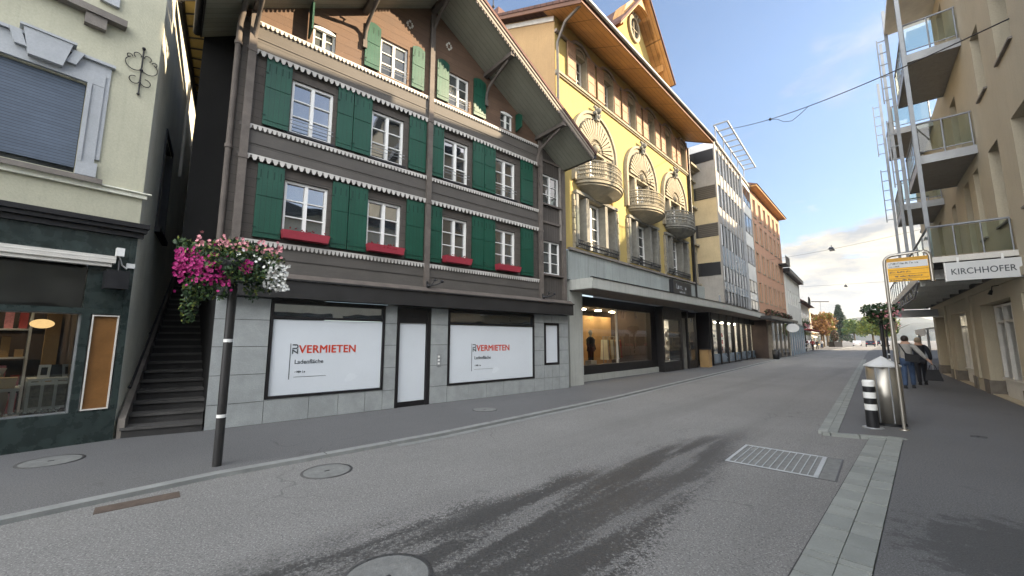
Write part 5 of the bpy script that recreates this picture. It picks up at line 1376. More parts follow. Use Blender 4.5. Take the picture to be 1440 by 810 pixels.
# apartment blocks beside; the rear and set-back blocks are added to shade the street
def block(name, lab, fr, x0, x1, y0, y1, h, mm, wz=3.3):
    t = thing(name, lab, 'building', fr.w(x0, y0, 0), fr.rz)
    w = x1-x0; d = y1-y0
    ops = []; z = 4.5
    while z+1.9 < h:
        k = 1.0
        while k+1.1 < w: ops.append((k, k+1.1, z, z+1.9)); k += wz
        z += 3.3
    m = MB(); wall(m, 0, w, 0, h, ops, 0, .2); m.quad((0,d,0),(0,0,0),(0,0,h),(0,d,h)); m.quad((w,0,0),(w,d,0),(w,d,h),(w,0,h)); m.quad((0,d,h),(0,d,0),(w,d,0),(w,d,h)); m.quad((0,0,h),(w,0,h),(w,d,h),(0,d,h)); m.build('wall', mm, t)
    for o in ops: window(t, *o, .18, 2, 1, .07, .03, mat='offwhite', pane='panedull')
    MB().box(-.4, w+.4, -.6, d+.4, h, h+.3).build('roof', 'dark', t)
    m = MB(); k = .6
    while k+2.6 < w: m.box(k, k+2.6, -.03, -.002, .4, 2.9); k += 3.2
    m.build('shop_window', 'panedull', t)
    return t
block('apartment_building', 'beige apartment building standing next to the balcony house on the near side', RF, 17.4, 20.0, 0, 5.9, 13.0, 'beige')
block('apartment_building', 'cream apartment building behind the near right pavement', RF, 20.0, 44, .0, 5.9, 7.8, 'creamside')
block('apartment_building', 'unseen tall beige block added for shade behind the near end of the balcony house', RF, 16.3, 20.2, 6.0, 15, 17.3, 'beige')
block('apartment_building', 'unseen beige rear block added for shade directly behind the balcony house', RF, 9.8, 16.25, 6.0, 15, 15.7, 'beige')
block('apartment_building', 'set-back sand-coloured block added for shade beyond the balcony house', RF, -17, -2.6, 7, 18, 16.8, 'sand')
block('apartment_building', 'tall sand-coloured block added for shade far along the right side of the street', RF, -66, -17.05, 7, 18, 19.8, 'sand')
# low shops further along the right pavement
labs = ['white market awning beyond the balcony house on the right pavement', 'pale awning of the next stall along the right pavement', 'farthest pale awning on the right pavement']
for i in range(3):
    t = thing('market_stall', labs[i], 'stall', RF.w(-4-i*7, 1.2+i*.6, 0), RF.rz, 'stalls on the right pavement')
    MB().hexa([(-2.6,-1.4,2.2),(2.6,-1.4,2.2),(2.6,1.8,2.7),(-2.6,1.8,2.7),(-2.6,-1.4,2.28),(2.6,-1.4,2.28),(2.6,1.8,2.8),(-2.6,1.8,2.8)]).box(-2.6,2.6,-1.42,-1.401,1.98,2.28).build('awning','signwhite',t)
    for x in (-2.4,2.4): MB().tube([(x,-1.3,0),(x,-1.3,2.2)], .035, 6).build('post','aluminium',t)
    MB().box(-2.2,2.2,.2,1.4,.0,.95).build('counter',('redcloth','offwhite','greystone')[i],t)
    m = MB()
    for k in range(30): x = random.uniform(-2.1,2.1); h = random.uniform(.05,.4); m.box(x-.06,x+.06,.3,.5,.952,.95+h)
    m.build('goods','palepink',t)

# =================================================================== STREET FURNITURE
BH = 131.0   # facing of the bus stop board across the pavement
d_ = heading(BH); sgn = thing('bus_stop_sign', 'steel loop frame holding a yellow bus stop board beside the litter bin', 'bus stop sign', (7.23,7.61,0), R(90-BH))
m = MB(); pts = [(0,0,0),(0,0,3.08)]+[(.14-.14*math.cos(PI/2*k/5),0,3.12+.14*math.sin(PI/2*k/5)) for k in range(1,6)]
pts += [(.14,0,3.26),(.48,0,3.30)]+[(.50+.12*math.sin(PI/2*k/5),0,3.30-.12*(1-math.cos(PI/2*k/5))) for k in range(1,6)]+[(.62,0,2.72)]
m.tube(pts, .028, 10); m.lathe([(.075,0),(.075,.015),(.03,.02)], n=16); m.build('frame', 'steel', sgn)
z0, z1 = 2.75, 3.20
m = MB(); m.box(.035,.59,-.02,.02,z0,z1); bd = m.build('board', 'yellowsign', sgn)
MB().box(.04,.585,-.024,-.0201,z1-.06,z1-.002).build('header_strip', 'yellowdark', bd)
MB().box(.04,.585,-.024,-.0201,z1-.19,z1-.07).build('name_strip', 'signwhite', bd)
MB().box(.04,.585,-.024,-.0201,z0+.215,z0+.225).box(.04,.585,-.024,-.0201,z0+.13,z0+.14).box(.04,.585,-.024,-.0201,z0+.05,z0+.06).build('rule', 'yellowdark', bd)
for q, (x_, z_, w_, h_) in enumerate(((.06,z1-.125,.40,.038),(.06,z1-.172,.16,.022),(.06,z0+.165,.30,.03),(.13,z0+.082,.38,.03),(.06,z0+.014,.30,.026))): blurred_line(bd, x_,-.0285,z_,w_,h_,'txtdark',20+q)
t = thing('sign_post', 'slim steel post close behind the bus stop frame', 'post', (8.35,8.75,0), 0)
MB().tube([(0,0,0),(0,0,2.05)], .03, 10).build('post','steel',t); MB().tube([(0,0,2.05),(0,0,2.1)], .034, 10).tube([(0,0,1.1),(0,0,1.16)], .036, 10).build('cap','dark',t)
# litter bin
t = thing('litter_bin', 'tall brushed steel litter bin with a pointed pale lid', 'bin', (7.42,8.12,0), R(-42))
m = MB(); m.lathe([(.0,.05),(.262,.05),(.262,1.12),(.0,1.12)], n=36); m.build('body','steel',t)
MB().lathe([(.285,1.121),(.285,1.15),(.0,1.33)], n=8, sm=False).build('lid','signwhite',t)
MB().lathe([(.268,0.0),(.268,.05)], n=30).build('base_ring','black',t)
m = MB()
for a in (-70,-115,-30,60): m.box(0,0,0,0,0,0) if False else m.tube([(.264*math.cos(R(a)),.264*math.sin(R(a)),.06),(.264*math.cos(R(a)),.264*math.sin(R(a)),1.11)], .012, 5)
m.build('seam','aluminium',t)
# bollard
t = thing('bollard', 'black and white banded bollard in front of the steel bin', 'bollard', (6.85,7.83,0), 0)
m = MB(); r = .095
zs = [0,.34,.345,.47,.475,.60,.605,.73,.735,.80]
bands_ = [(0,.33,0),(.33,.44,1),(.44,.55,0),(.55,.66,1),(.66,.77,0),(.77,.86,1)]
for a, b, c in bands_: m.lathe([(r,a),(r,b)], n=24, mi=c)
m.lathe([(r,.86),(r*.9,.885),(0,.89)], n=24, mi=1); m.build('body', ['black','white'], t)
MB().lathe([(.16,.0),(.16,.012),(.10,.014)], n=24).build('base_plate','aluminium',t)

def manhole(x, y, r, z, lab, mat='manhole'):
    t = thing('manhole_cover', lab, 'manhole cover', (x,y,z), random.random())
    m = MB(); m.lathe([(r,0),(r,.005),(r*.90,.006)], n=40); m.build('ring','iron',t)
    m = MB(); m.disc((0,0,.005), r*.895, 40); m.build('cover', mat, t)
    m = MB(); m.box(-.03,.03,-.012,.012,.0052,.009)
    m.build('grip','black',t)
manhole(-6.32,5.72,.33,.001,'round concrete manhole cover in the pavement before the marble shopfront')
manhole(-2.41,5.45,.31,ZR+.001,'round manhole cover in the road just off the left kerb')
manhole(-.90,3.10,.33,ZR+.001,'round manhole cover at the edge of the dark patch in the road')
manhole(-.65,9.8,.30,.001,'faint round cover in the pavement in front of the right rental sign')
manhole(9.1,6.25,.34,.001,'round cover in the right pavement near the shop wall','pave')
manhole(8.0,7.1,.10,.001,'small valve cover in the right pavement behind the kerb corner','iron')
t = thing('storm_drain', 'rusty rectangular drain plate against the left kerb', 'drain', (-3.95,4.52,ZR), R(90-48))
MB().box(-.36,.30,-.18,.03,-.01,.006).build('plate','rust',t)
# slotted grate in the road
gc = [(3.80,6.75),(4.70,5.92),(3.9,5.07),(3.0,5.9)]
gx = ((gc[0][0]+gc[2][0])/2,(gc[0][1]+gc[2][1])/2)
t = thing('road_grate', 'rectangular steel grate with pale bars set in the road', 'grate', (gx[0],gx[1],ZR), R(-42.7))
W_, D_ = .605, .585
m = MB(); m.box(-W_,W_,-D_,D_,-.03,.004); m.build('tray','manhole',t)
m = MB(); m.box(-W_+.0,W_-.16,-D_,-D_+.03,.004,.012); m.box(-W_,W_-.16,D_-.03,D_,.004,.012); m.box(-W_,-W_+.04,-D_+.03,D_-.03,.004,.012); m.box(W_-.21,W_-.16,-D_+.03,D_-.03,.004,.014)
for k in range(1,12): x = -W_+.02+k*.083; m.box(x,x+.011,-D_+.03,D_-.03,.004,.011)
m.build('bars','greystone',t)
m = MB(); m.box(-W_-.02,W_+.02,-D_-.02,-D_,-.03,.005); m.box(-W_-.02,W_+.02,D_,D_+.02,-.03,.005); m.box(-W_-.02,-W_,-D_,D_,-.03,.005); m.box(W_,W_+.02,-D_,D_,-.03,.005); m.build('frame','iron',t)

# --------------------------- foliage helpers
def leaves(mb, c, r, n, size, mi=0, mis=None, shell=.55, droop=0.):
    for _ in range(n):
        while True:
            p = Vector((random.uniform(-1,1),random.uniform(-1,1),random.uniform(-1,1)))
            if p.length < 1 and p.length > shell*random.random(): break
        q = Vector((c[0]+p.x*r[0], c[1]+p.y*r[1], c[2]+p.z*r[2]-droop*abs(p.x)))
        s = size*random.uniform(.6,1.4)
        a = Vector((random.gauss(0,1),random.gauss(0,1),random.gauss(0,1))).normalized(); b = a.cross(Vector((random.gauss(0,1),random.gauss(0,1),random.gauss(0,1)))).normalized()
        mb.add([q-a*s, q-b*s*.45, q+a*s, q+b*s*.45], [(0,1,2,3)], mi if mis is None else random.choice(mis))
def petals(mb, c, s, n=5, face=None, mi=0):
    nrm = Vector(face or (random.gauss(0,.5), -1, random.gauss(.2,.5))).normalized()
    a = nrm.cross(Vector((0,0,1))).normalized(); b = nrm.cross(a)
    ring = []
    for k in range(n*2):
        t = PI*k/n; rr = s*(1 if k % 2 == 0 else .72)
        ring.append(Vector(c)+(a*math.cos(t)+b*math.sin(t))*rr+nrm*s*.25)
    v = [Vector(c)]+ring
    mb.add(v, [(0,k+1,(k+1) % (n*2)+1) for k in range(n*2)], mi)

# --------------------------- lamp-like post with hanging flower basket
post = thing('flower_post', 'dark steel post with two white bands carrying a big petunia basket by the left kerb', 'post', (-3.90,5.52,0), 0)
m = MB(); m.tube([(0,0,0),(0,0,2.62)], .055, 16); m.build('pole','anth',post)
for zb in (.62, 1.62): MB().tube([(0,0,zb),(0,0,zb+.042)], .0575, 16).build('white_band','white',post)
fb = thing('flower_basket', 'large hanging basket of magenta and white petunias round the top of the kerb post', 'flower basket', (-3.90,5.52,0), R(35)); fb.scale = (.88,.88,1)
m = MB(); m.lathe([(.06,2.42),(.30,2.44),(.44,2.60),(.46,2.72),(.40,2.74),(.06,2.72)], n=20); m.build('basket','black',fb)
m = MB()
for (c, r, n) in (((-.30,-.05,2.80),(.42,.36,.17),900),((.20,-.05,2.80),(.50,.36,.18),1000),((0,0,2.95),(.40,.3,.12),350),((-.42,-.05,2.45),(.22,.25,.35),520),((-.52,-.0,2.12),(.12,.15,.28),150),((.48,-.02,2.55),(.24,.26,.24),480),((.25,-.15,2.35),(.12,.12,.18),110),((-.18,-.15,2.35),(.14,.14,.18),120),((-.66,.0,2.92),(.12,.15,.08),90),((0,-.1,2.6),(.46,.44,.2),900),((-.1,-.42,2.68),(.32,.1,.14),260),((.15,-.42,2.55),(.28,.1,.14),220)):
    leaves(m, c, r, n, .034, mis=[0,0,1,1,1,2])
m.build('foliage', ['leaf','leafd','leafy'], fb)
m = MB()
for _ in range(330):
    a = random.uniform(-.72,-.02); z = 2.60+random.gauss(0,.10)-.10*(a+.4); y_ = -.36+random.uniform(-.08,.1)+abs(a+.3)*.3
    petals(m, (a,y_,z), random.uniform(.020,.034))
for _ in range(24): petals(m, (random.gauss(.12,.04), -.44, 2.62+random.gauss(0,.05)), .036)
m.build('petunia_magenta','pink',fb)
m = MB()
for _ in range(260):
    t_ = random.random(); a = .40+.30*random.random(); z = 2.78-.40*random.random()-.12*(a-.4); petals(m, (a+random.gauss(0,.03), -.26+random.uniform(-.12,.15)+(a-.3)*.4, z), random.uniform(.020,.032))
for _ in range(18): petals(m, (random.uniform(0,.4), -.38, 2.66+random.uniform(-.2,.25)), .026)
m.build('petunia_white','wpetal',fb)
m = MB()
for _ in range(90): petals(m, (random.uniform(-.5,.62), -.30+random.uniform(-.1,.2), 2.93+random.gauss(0,.05)), .026)
m.build('petunia_pale_pink','palepink',fb)

def mini_post(x, y, z, s, lab, labb, side=''):
    p = thing('flower_post', lab, 'post', (x,y,0), 0, 'flower posts along the kerbs'); p.scale = (s,s,s)
    MB().tube([(0,0,0),(0,0,2.6)], .055, 10).build('pole','black',p)
    for za, zb in ((.3,.45),(.7,.78)): MB().tube([(0,0,za),(0,0,zb)], .058, 10).build('white_band','white',p)
    b = thing('flower_basket', labb, 'flower basket', (x,y,0), 0, 'flower baskets further along'); b.scale = (s,s,s)
    m = MB(); leaves(m, (0,0,2.72), (.60,.5,.26), 700, .06, mis=[0,1,1,1]); leaves(m, (0,0,2.45), (.42,.4,.3), 300, .05, mis=[1,1,2]); m.build('foliage', ['leaf','leafd','leafr'], b)
    m = MB()
    for _ in range(50): petals(m, (random.uniform(-.4,.5), -.4+random.uniform(-.1,.3), 2.6+random.gauss(0,.15)), .05)
    m.build('petunias','palepink',b)
mini_post(13.35,14.45,0,1.0,'black banded post with a dark flower basket on the right pavement behind the bin','dark trailing flower basket on the right pavement post behind the bin')
mini_post(42.4,58.0,0,1.45,'dark post with a flower basket before the low white house','dark red flower basket before the low white house')
mini_post(24.2,25.9,0,1.0,'second black banded flower post further along the right pavement','small flower basket further along the right pavement')

# --------------------------- people
def skin_mesh(name, pts, edges, radii, mats, parent, sub=1, root=0):
    me = bpy.data.meshes.new(name); me.from_pydata(pts, edges, []); o = bpy.data.objects.new(name, me); COL.objects.link(o)
    sk = o.modifiers.new('s','SKIN'); sl_ = me.skin_vertices[0].data
    for i, r in enumerate(radii): sl_[i].radius = (r, r) if not isinstance(r, tuple) else r
    for i in range(len(pts)): sl_[i].use_root = (i == root)
    sk.use_smooth_shade = True
    ss = o.modifiers.new('u','SUBSURF'); ss.levels = sub; ss.render_levels = sub
    dg = bpy.context.evaluated_depsgraph_get(); dg.update()
    m2 = bpy.data.meshes.new_from_object(o.evaluated_get(dg)); bpy.data.objects.remove(o)
    m2.name = name; m2.materials.clear(); m2.materials.append(MT[mats])
    for p in m2.polygons: p.use_smooth = True
    ob = bpy.data.objects.new(name, m2); COL.objects.link(ob); ob.parent = parent
    return ob
def person(loc, head, lab, jacket, trousers, hair, h=1.76, stride=.28, arm_r=None, arm_l=None, detail=True, group=None, lean=.05):
    """standing / walking figure: local +y is the walking direction, +x to its right"""
    t = thing('person', lab, 'person', (loc[0],loc[1],loc[2] if len(loc) > 2 else 0), R(-head), group); s = h/1.76; t.scale = (s,s,s)
    L = lean
    hip = (0,0,.93); ch = (0,L*.7,1.28); nk = (0,L,1.47); hd = (0,L+.02,1.62); top = (0,L+.01,1.70)
    sr, sl = (.19,L*.9,1.41), (-.19,L*.9,1.41)
    ar = arm_r or [(.27,L*.7-.02,1.12),(.29,L+.06,.88)]; alf = arm_l or [(-.27,L*.7+.03,1.12),(-.28,L+.12,.90)]
    kr, fr = (.09,stride*.45,.50), (.09,stride*.5,.09); kl, fl = (-.09,-stride*.10,.50), (-.09,-stride*.62,.10)
    hr, hl = (.09,0,.90), (-.09,0,.90)
    P = [hip, ch, nk, hd, top, sr, ar[0], ar[1], sl, alf[0], alf[1], hr, kr, fr, hl, kl, fl, (.09,stride*.5+.14,.04), (-.09,-stride*.62+.13,.04)]
    E_ = [(0,1),(1,2),(2,3),(3,4),(2,5),(5,6),(6,7),(2,8),(8,9),(9,10),(0,11),(11,12),(12,13),(0,14),(14,15),(15,16),(13,17),(16,18)]
    rad = [.13,.135,.055,.088,.07,.065,.044,.034,.065,.044,.034,.088,.058,.042,.088,.058,.042,.035,.035]
    # hands: fingers
    k = len(P)
    for wi, w in ((7, ar[1]), (10, alf[1])):
        prev = P[wi-1]; d = (Vector(w)-Vector(prev)).normalized(); c = Vector(w)+d*.07
        P.append(tuple(c)); E_.append((wi, len(P)-1)); rad.append(.030); pi_ = len(P)-1
        if detail:
            for q in range(4):
                off = Vector((0,(q-1.5)*.018,0)); b0 = c+off+d*.02; b1 = b0+d*.045; b2 = b1+d*.03+Vector((-.012 if wi == 7 else .012,0,0))
                i0 = len(P); P += [tuple(b0), tuple(b1), tuple(b2)]; rad += [.0095,.0085,.007]; E_ += [(pi_, i0),(i0,i0+1),(i0+1,i0+2)]
            b0 = Vector(w)+d*.03+Vector((0,.035,0)); i0 = len(P); P += [tuple(b0), tuple(b0+d*.03+Vector((0,.015,0)))]; rad += [.010,.008]; E_ += [(wi,i0),(i0,i0+1)]
    body = skin_mesh('body', P, E_, rad, 'skin', t, 1)
    # jacket
    JP = [(0,0,.86),(0,L*.3,1.05),(0,L*.7,1.28),(0,L,1.45), sr, ar[0], tuple(Vector(ar[0])*.15+Vector(ar[1])*.85), sl, alf[0], tuple(Vector(alf[0])*.15+Vector(alf[1])*.85)]
    JE = [(0,1),(1,2),(2,3),(3,4),(4,5),(5,6),(3,7),(7,8),(8,9)]
    skin_mesh('jacket', JP, JE, [.175,.165,.175,.085,.09,.066,.052,.09,.066,.052], jacket, t, 1, 2)
    TP = [(0,0,.93), hr, kr, (fr[0],fr[1],.07), hl, kl, (fl[0],fl[1],.07)]
    skin_mesh('trousers', TP, [(0,1),(1,2),(2,3),(0,4),(4,5),(5,6)], [.14,.112,.082,.066,.112,.082,.066], trousers, t, 1)
    for f in (fr, fl):
        MB().hexa([(f[0]-.045,f[1]-.07,.0),(f[0]+.045,f[1]-.07,.0),(f[0]+.045,f[1]+.20,.0),(f[0]-.045,f[1]+.20,.0),(f[0]-.04,f[1]-.06,.11),(f[0]+.04,f[1]-.06,.11),(f[0]+.03,f[1]+.17,.05),(f[0]-.03,f[1]+.17,.05)]).build('shoe','leather',t)
    hx = (0,L-.005,1.66)
    m = MB(); m.ball(hx, .100, 10, sy=1.05, sz=1.12)
    m.v = [(x, y, max(z, 1.60 if y > L+.01 else 1.545)) if True else 0 for x, y, z in m.v]
    m.v = [(x, min(y, L+.075) if z < 1.70 else y, z) for x, y, z in m.v]
    m.build('hair', hair, t)
    if detail:
        m = MB(); 
        for s_ in (-1,1): m.ball((s_*.092,L+.02,1.62), .026, 6, sx=.4, sz=1.3)
        m.tube([(0,L+.10,1.65),(0,L+.135,1.605),(0,L+.105,1.595)], [.010,.015,.012], 6); m.build('ears_and_nose','skin',t)
        MB().ball((-.034,L+.098,1.645), .011, 6).ball((.034,L+.098,1.645), .011, 6).build('eyes','haird',t)
        MB().tube([(-.025,L+.10,1.56),(.025,L+.10,1.56)], .007, 5).build('mouth','redlight',t)
    return t
p1 = person((13.72,14.05,0), 48, 'person in pale grey jacket and blue jeans walking away, a bag in the right hand', 'jacketg', 'jeans', 'haird', 1.80, .3, arm_r=[(.36,-.02,1.16),(.52,-.06,.94)], lean=.10)
t = thing('shoulder_bag', 'black crossbody bag slung over the pale grey jacket', 'bag', (13.72,14.05,0), R(-48))
MB().hexa([(-.02,-.33,.93),(.32,-.30,.88),(.32,-.20,.88),(-.02,-.22,.93),(-.02,-.30,1.20),(.34,-.26,1.12),(.34,-.20,1.12),(-.02,-.22,1.20)]).build('bag_body','leather',t)
MB().tube([(-.16,.04,1.52),(-.10,-.17,1.42),(.0,-.23,1.2),(.1,-.24,1.12)], .018, 6).tube([(-.16,.04,1.52),(-.05,.24,1.35),(.15,.2,1.1),(.3,-.1,1.1)], .018, 6).build('strap','leather',t)
t = thing('handbag', 'black handbag hanging from the outstretched right hand of the person in grey', 'bag', (13.72,14.05,0), R(-48))
MB().hexa([(.38,-.16,.30),(.82,-.16,.30),(.82,.02,.30),(.38,.02,.30),(.46,-.12,.66),(.74,-.12,.66),(.74,-.02,.66),(.46,-.02,.66)]).build('bag_body','leather',t)
MB().tube([(.50,-.07,.65),(.54,-.07,.80),(.60,-.07,.84),(.66,-.07,.80),(.70,-.07,.65)], .012, 6).build('handle','leather',t)
person((15.25,15.1,0), 40, 'person with grey-blond hair in a dark jacket walking ahead on the right pavement', 'jacketd', 'jacketd', 'hairg', 1.74, .25)
PG = 'distant people along the street'
far = [((36.5,51.2),'jacketd','jeans','distant person in dark jacket walking by the left shopfronts'),((47,62.9),'redcloth','jacketd','distant person in red top beyond the low white house'),((52,70),'jacketg','jeans','distant person in grey under the far left trees'),
       ((55,72.5),'jacketd','jacketd','distant person in black beside the one in grey'),((62,80.5),'signwhite','jeans','distant person in white on the far left pavement'),((67,87),'redcloth','jeans','farthest person in red on the left pavement')]
for (x,y), a, b, lab in far: person((x,y,0), random.uniform(0,360), lab, a, b, 'haird', random.uniform(1.62,1.82), .2, detail=False, group=PG)

# --------------------------- trees
def branch_trunk(h, r, n=6, spread=.5):
    m = MB(); m.tube([(0,0,0),(.05,.02,h*.3),(0,.05,h*.6),(.04,0,h*.85)], [r,r*.8,r*.55,r*.2], 8)
    for k in range(n):
        a = 2*PI*k/n+random.random(); z = h*random.uniform(.35,.6); l = h*spread*random.uniform(.5,.9)
        m.tube([(0,.03,z),(math.cos(a)*l*.5,math.sin(a)*l*.5,z+l*.45),(math.cos(a)*l,math.sin(a)*l,z+l*.7)], [r*.4,r*.25,r*.08], 5)
    return m
def tree(name, lab, loc, h, w, mats, group=None, leaf=.28, n=2600, cat='tree'):
    t = thing(name, lab, cat, loc, random.uniform(0,6), group)
    branch_trunk(h, h*.035).build('trunk','bark',t)
    m = MB()
    for k in range(16):
        a = random.uniform(0,2*PI); rr = w*.62*math.sqrt(random.random()); z = h*random.uniform(.42,.88)
        rr *= (1.15-z/h*.6); s = w*random.uniform(.24,.42)
        leaves(m, (math.cos(a)*rr, math.sin(a)*rr, z), (s,s,s*.75), n//16, leaf, mis=list(range(len(mats)))+[0])
    m.build('crown', mats, t); return t
def conifer(lab, loc, h, w):
    t = thing('conifer', lab, 'tree', loc, 0); MB().tube([(0,0,0),(0,0,h*.95)], [h*.02,h*.004], 8).build('trunk','bark',t)
    m = MB(); 
    for k in range(26):
        z = h*(.12+.86*k/26); rr = w*(1-k/26)**.8+.15; nb = 9
        for j in range(nb):
            a = 2*PI*(j+random.random()*.6)/nb; l = rr*random.uniform(.75,1.1)
            for q in range(14):
                u = (q+random.random())/14; c = (math.cos(a)*l*u, math.sin(a)*l*u, z-l*u*.35)
                leaves(m, c, (.35,.35,.25), 3, .5, mis=[0,0,1])
    m.build('crown', ['needle','leafd'], t); return t
conifer('tall dark conifer rising above the far end of the street', (182,222,0), 22, 6.2)
tg = 'distant street trees'
tree('broadleaf_tree','yellow-green tree left of the dark conifer base',(150,190,0),12,5,['leafy','leaf'],tg,.45)
tree('broadleaf_tree','green tree right beside the conifer',(152,178,0),11,5.5,['leaf','leafy'],tg,.45)
tree('broadleaf_tree','large yellow-green tree on the right side of the far street',(108,120,0),9.5,5.2,['leafy','leaf'],tg,.35,3200)
tree('broadleaf_tree','second yellow-green tree right of the large one on the far right',(92,99,0),8.5,4.2,['leafy','leaf'],tg,.3,2600)
tree('broadleaf_tree','dark green tree far behind the right-hand street trees',(170,185,0),13,6,['leafd','leaf'],tg,.5)
tree('broadleaf_tree','low green tree at the far right beyond the stalls',(72,76,0),6.0,2.6,['leaf','leafy'],tg,.22,1800)
ag = 'autumn trees on the left pavement'
tree('autumn_tree','orange-leaved street tree at the far left',(76,98,0),8.5,3.6,['leafo','leafy'],ag,.28)
tree('autumn_tree','rust-orange street tree behind the first orange one',(88,112,0),9,3.8,['leafo','leafr'],ag,.3)
tree('autumn_tree','farthest orange street tree on the left pavement',(66,85.5,0),6.5,2.4,['leafo','leafr'],ag,.22,1800)
t = thing('flower_tower', 'dark planter with a column of plants standing in the far roadway', 'planter', (76,94.5,0), 0)
MB().box(-.9,.9,-.9,.9,0,1.2).build('planter','dark',t); m = MB(); leaves(m,(0,0,2.6),(.8,.8,1.5),700,.16,mis=[0,1]); m.build('plants',['leafr','leafd'],t)

# --------------------------- lamps and wires
def wire(name, lab, A, B, sag, r=.012, mat='black', cat='cable'):
    m = MB(); A, B = Vector(A), Vector(B)
    pts = [A.lerp(B, k/24)-Vector((0,0,sag*4*(k/24)*(1-k/24))) for k in range(25)]
    o = (m.tube([p-A for p in pts], r, 5)).build(name, mat); o.location = A; tag(o, lab, cat); return pts
A_ = GB.w(1.0,-.95,15.35); C_ = RF.w(17.2,-.02,8.3)
pw = wire('overhead_cable', 'overhead cable slung from the grey office roof frame to the balcony house', A_, C_, .35, .016)
m = MB(); q = pw[8:14]
o0 = q[0]
lo = [q[0], q[1]-Vector((0,0,.10)), q[2]-Vector((0,0,.34)), q[3]-Vector((0,0,.40)), q[4]-Vector((0,0,.22)), q[5]]
o = m.tube([p-o0 for p in lo], .012, 5).ball((0,0,0), .07, 6).build('slack_cable','black'); o.location = o0; tag(o, 'slack loop of thin cable with a dark clamp hanging from the overhead cable', 'cable')
def street_lamp(loc, lab, s=1.):
    t = thing('suspended_lamp', lab, 'street lamp', loc, R(45), 'street lamps hung on cross wires'); t.scale = (s,s,s)
    MB().hexa([(-.55,-.16,-.08),(.55,-.16,-.08),(.55,.16,-.08),(-.55,.16,-.08),(-.25,-.1,.10),(.25,-.1,.10),(.25,.1,.10),(-.25,.1,.10)]).build('housing','anth',t)
    MB().box(-.4,.4,-.12,.12,-.11,-.081).build('lens','signwhite',t); MB().tube([(0,0,.1),(0,0,.3)], .02, 5).build('hanger','dark',t)
L1 = (24.6,30.0,8.6); L2 = (43.4,51.3,8.6)
street_lamp(L1, 'suspended street lamp on the nearer cross wire'); street_lamp(L2, 'smaller suspended street lamp further down the street')
wire('cross_wire', 'thin cross wire holding the nearer suspended street lamp', OB.w(6,0,9.2), (31.0,25.3,9.9), .25, .010)
wire('cross_wire', 'thin cross wire holding the farther suspended street lamp', (32.,57.5,9.0), (54.,45.,9.2), .3, .010)
t = thing('ornamental_lamp', 'ornamental ring-shaped lamp on an arm of the low white house', 'lamp', WB.w(11.0,-.1,6.4), WB.rz)
m = MB(); m.tube([(0,.1,0),(0,-1.0,0)], .04, 6)
for s_ in (-.55,.55): m.tube([(s_+.5*math.cos(2*PI*k/16),-1.0,.1+.5*math.sin(2*PI*k/16)) for k in range(17)], .05, 6)
m.build('ring_frame','anth',t)
t = thing('street_lamp', 'tall thin double-armed lamp post far down the left side', 'street lamp', (80,103,0), 0)
MB().tube([(0,0,0),(0,0,11.5)], [.12,.07], 8).build('pole','galv',t); MB().box(-2.2,2.2,-.15,.15,11.4,11.6).build('lamp_head','anth',t)
# wall lanterns / plants on the canopy of the salmon house
t = thing('planter_row', 'row of dark plants on the ledge above the salmon house shops', 'plants', OB.w(1,-.5,3.9), OB.rz)
m = MB()
for k in range(6): leaves(m,(k*1.9,0,.0),(.5,.3,.32),160,.09,mis=[0,1])
m.build('plants',['leafd','leafr'],t)

# --------------------------- parasols and more walkers at the far left
for k, (x, y, mm, lab) in enumerate(((58.5,79.5,'signwhite','white cafe parasol on the far left pavement'),(63.5,86.5,'redcloth','red cafe parasol on the far left pavement'),(70,95,'yellowsign','yellow cafe parasol at the far end of the left pavement'))):
    t = thing('parasol', lab, 'parasol', (x,y,0), 0, 'cafe parasols in the distance')
    MB().tube([(0,0,0),(0,0,2.7)], .04, 6).build('pole','dark',t); MB().lathe([(1.7,2.2),(1.68,2.26),(.0,2.95)], n=8, sm=False).build('canopy',mm,t)
for k, ((x, y), a, b, lab) in enumerate((((59,83.5),'redcloth','jeans','distant person beside the white cafe parasol'),((72,97),'jacketd','jeans','distant person by the yellow cafe parasol'),((31.0,45.6),'jacketg','jacketd','person in grey walking along the shopfronts past the salmon house'),((36.0,36.6),'jacketd','jeans','distant person in dark clothes on the right pavement by the second flower post'))):
    person((x,y,0), random.uniform(0,360), lab, a, b, 'haird', 1.72, .25, detail=False, group=PG)

# --------------------------- parked cars in the distance
def car(loc, rz, mat, lab, group='distant cars'):
    t = thing('car', lab, 'car', loc, rz, group)
    m = MB(); prof = [(-2.1,.35),(2.1,.35),(2.15,.75),(1.2,.95),(.6,1.42),(-1.1,1.45),(-1.8,1.0),(-2.15,.9)]
    m.prism(prof, -.85, .85); m.build('body', mat, t)
    m = MB(); m.prism([(1.12,.97),(.58,1.38),(-1.05,1.40),(-1.65,1.0)], -.856, .856); m.build('side_window','panedull',t)
    for x in (-1.35,1.35):
        for y_ in (-.8,.8):
            w = MB(); w.tube([(x,y_-.1,.32),(x,y_+.1,.32)], .32, 14); wo = w.build('wheel','tyre',t); MB().tube([(x,y_-.105,.32),(x,y_+.105,.32)], .18, 10).build('rim','aluminium',wo)
    for y_ in (-.62,.62):
        MB().box(-2.17,-2.12,y_-.14,y_+.14,.72,.86).build('tail_light','redlight',t); MB().box(2.12,2.17,y_-.16,y_+.16,.62,.74).build('headlight','signwhite',t)
car((97,113,0), R(48), 'carwhite', 'white car left of centre at the far end of the street'); car((112,122,0), R(48), 'cardark', 'dark car right of centre at the far end of the street')
car((120,134,0), R(48), 'redcloth', 'red car among the farthest traffic'); car((90,101,0), R(48), 'cardark', 'dark car nearest on the right lane of the far street')
car((103,111,0), R(48), 'carwhite', 'white car further right at the far end of the street'); 

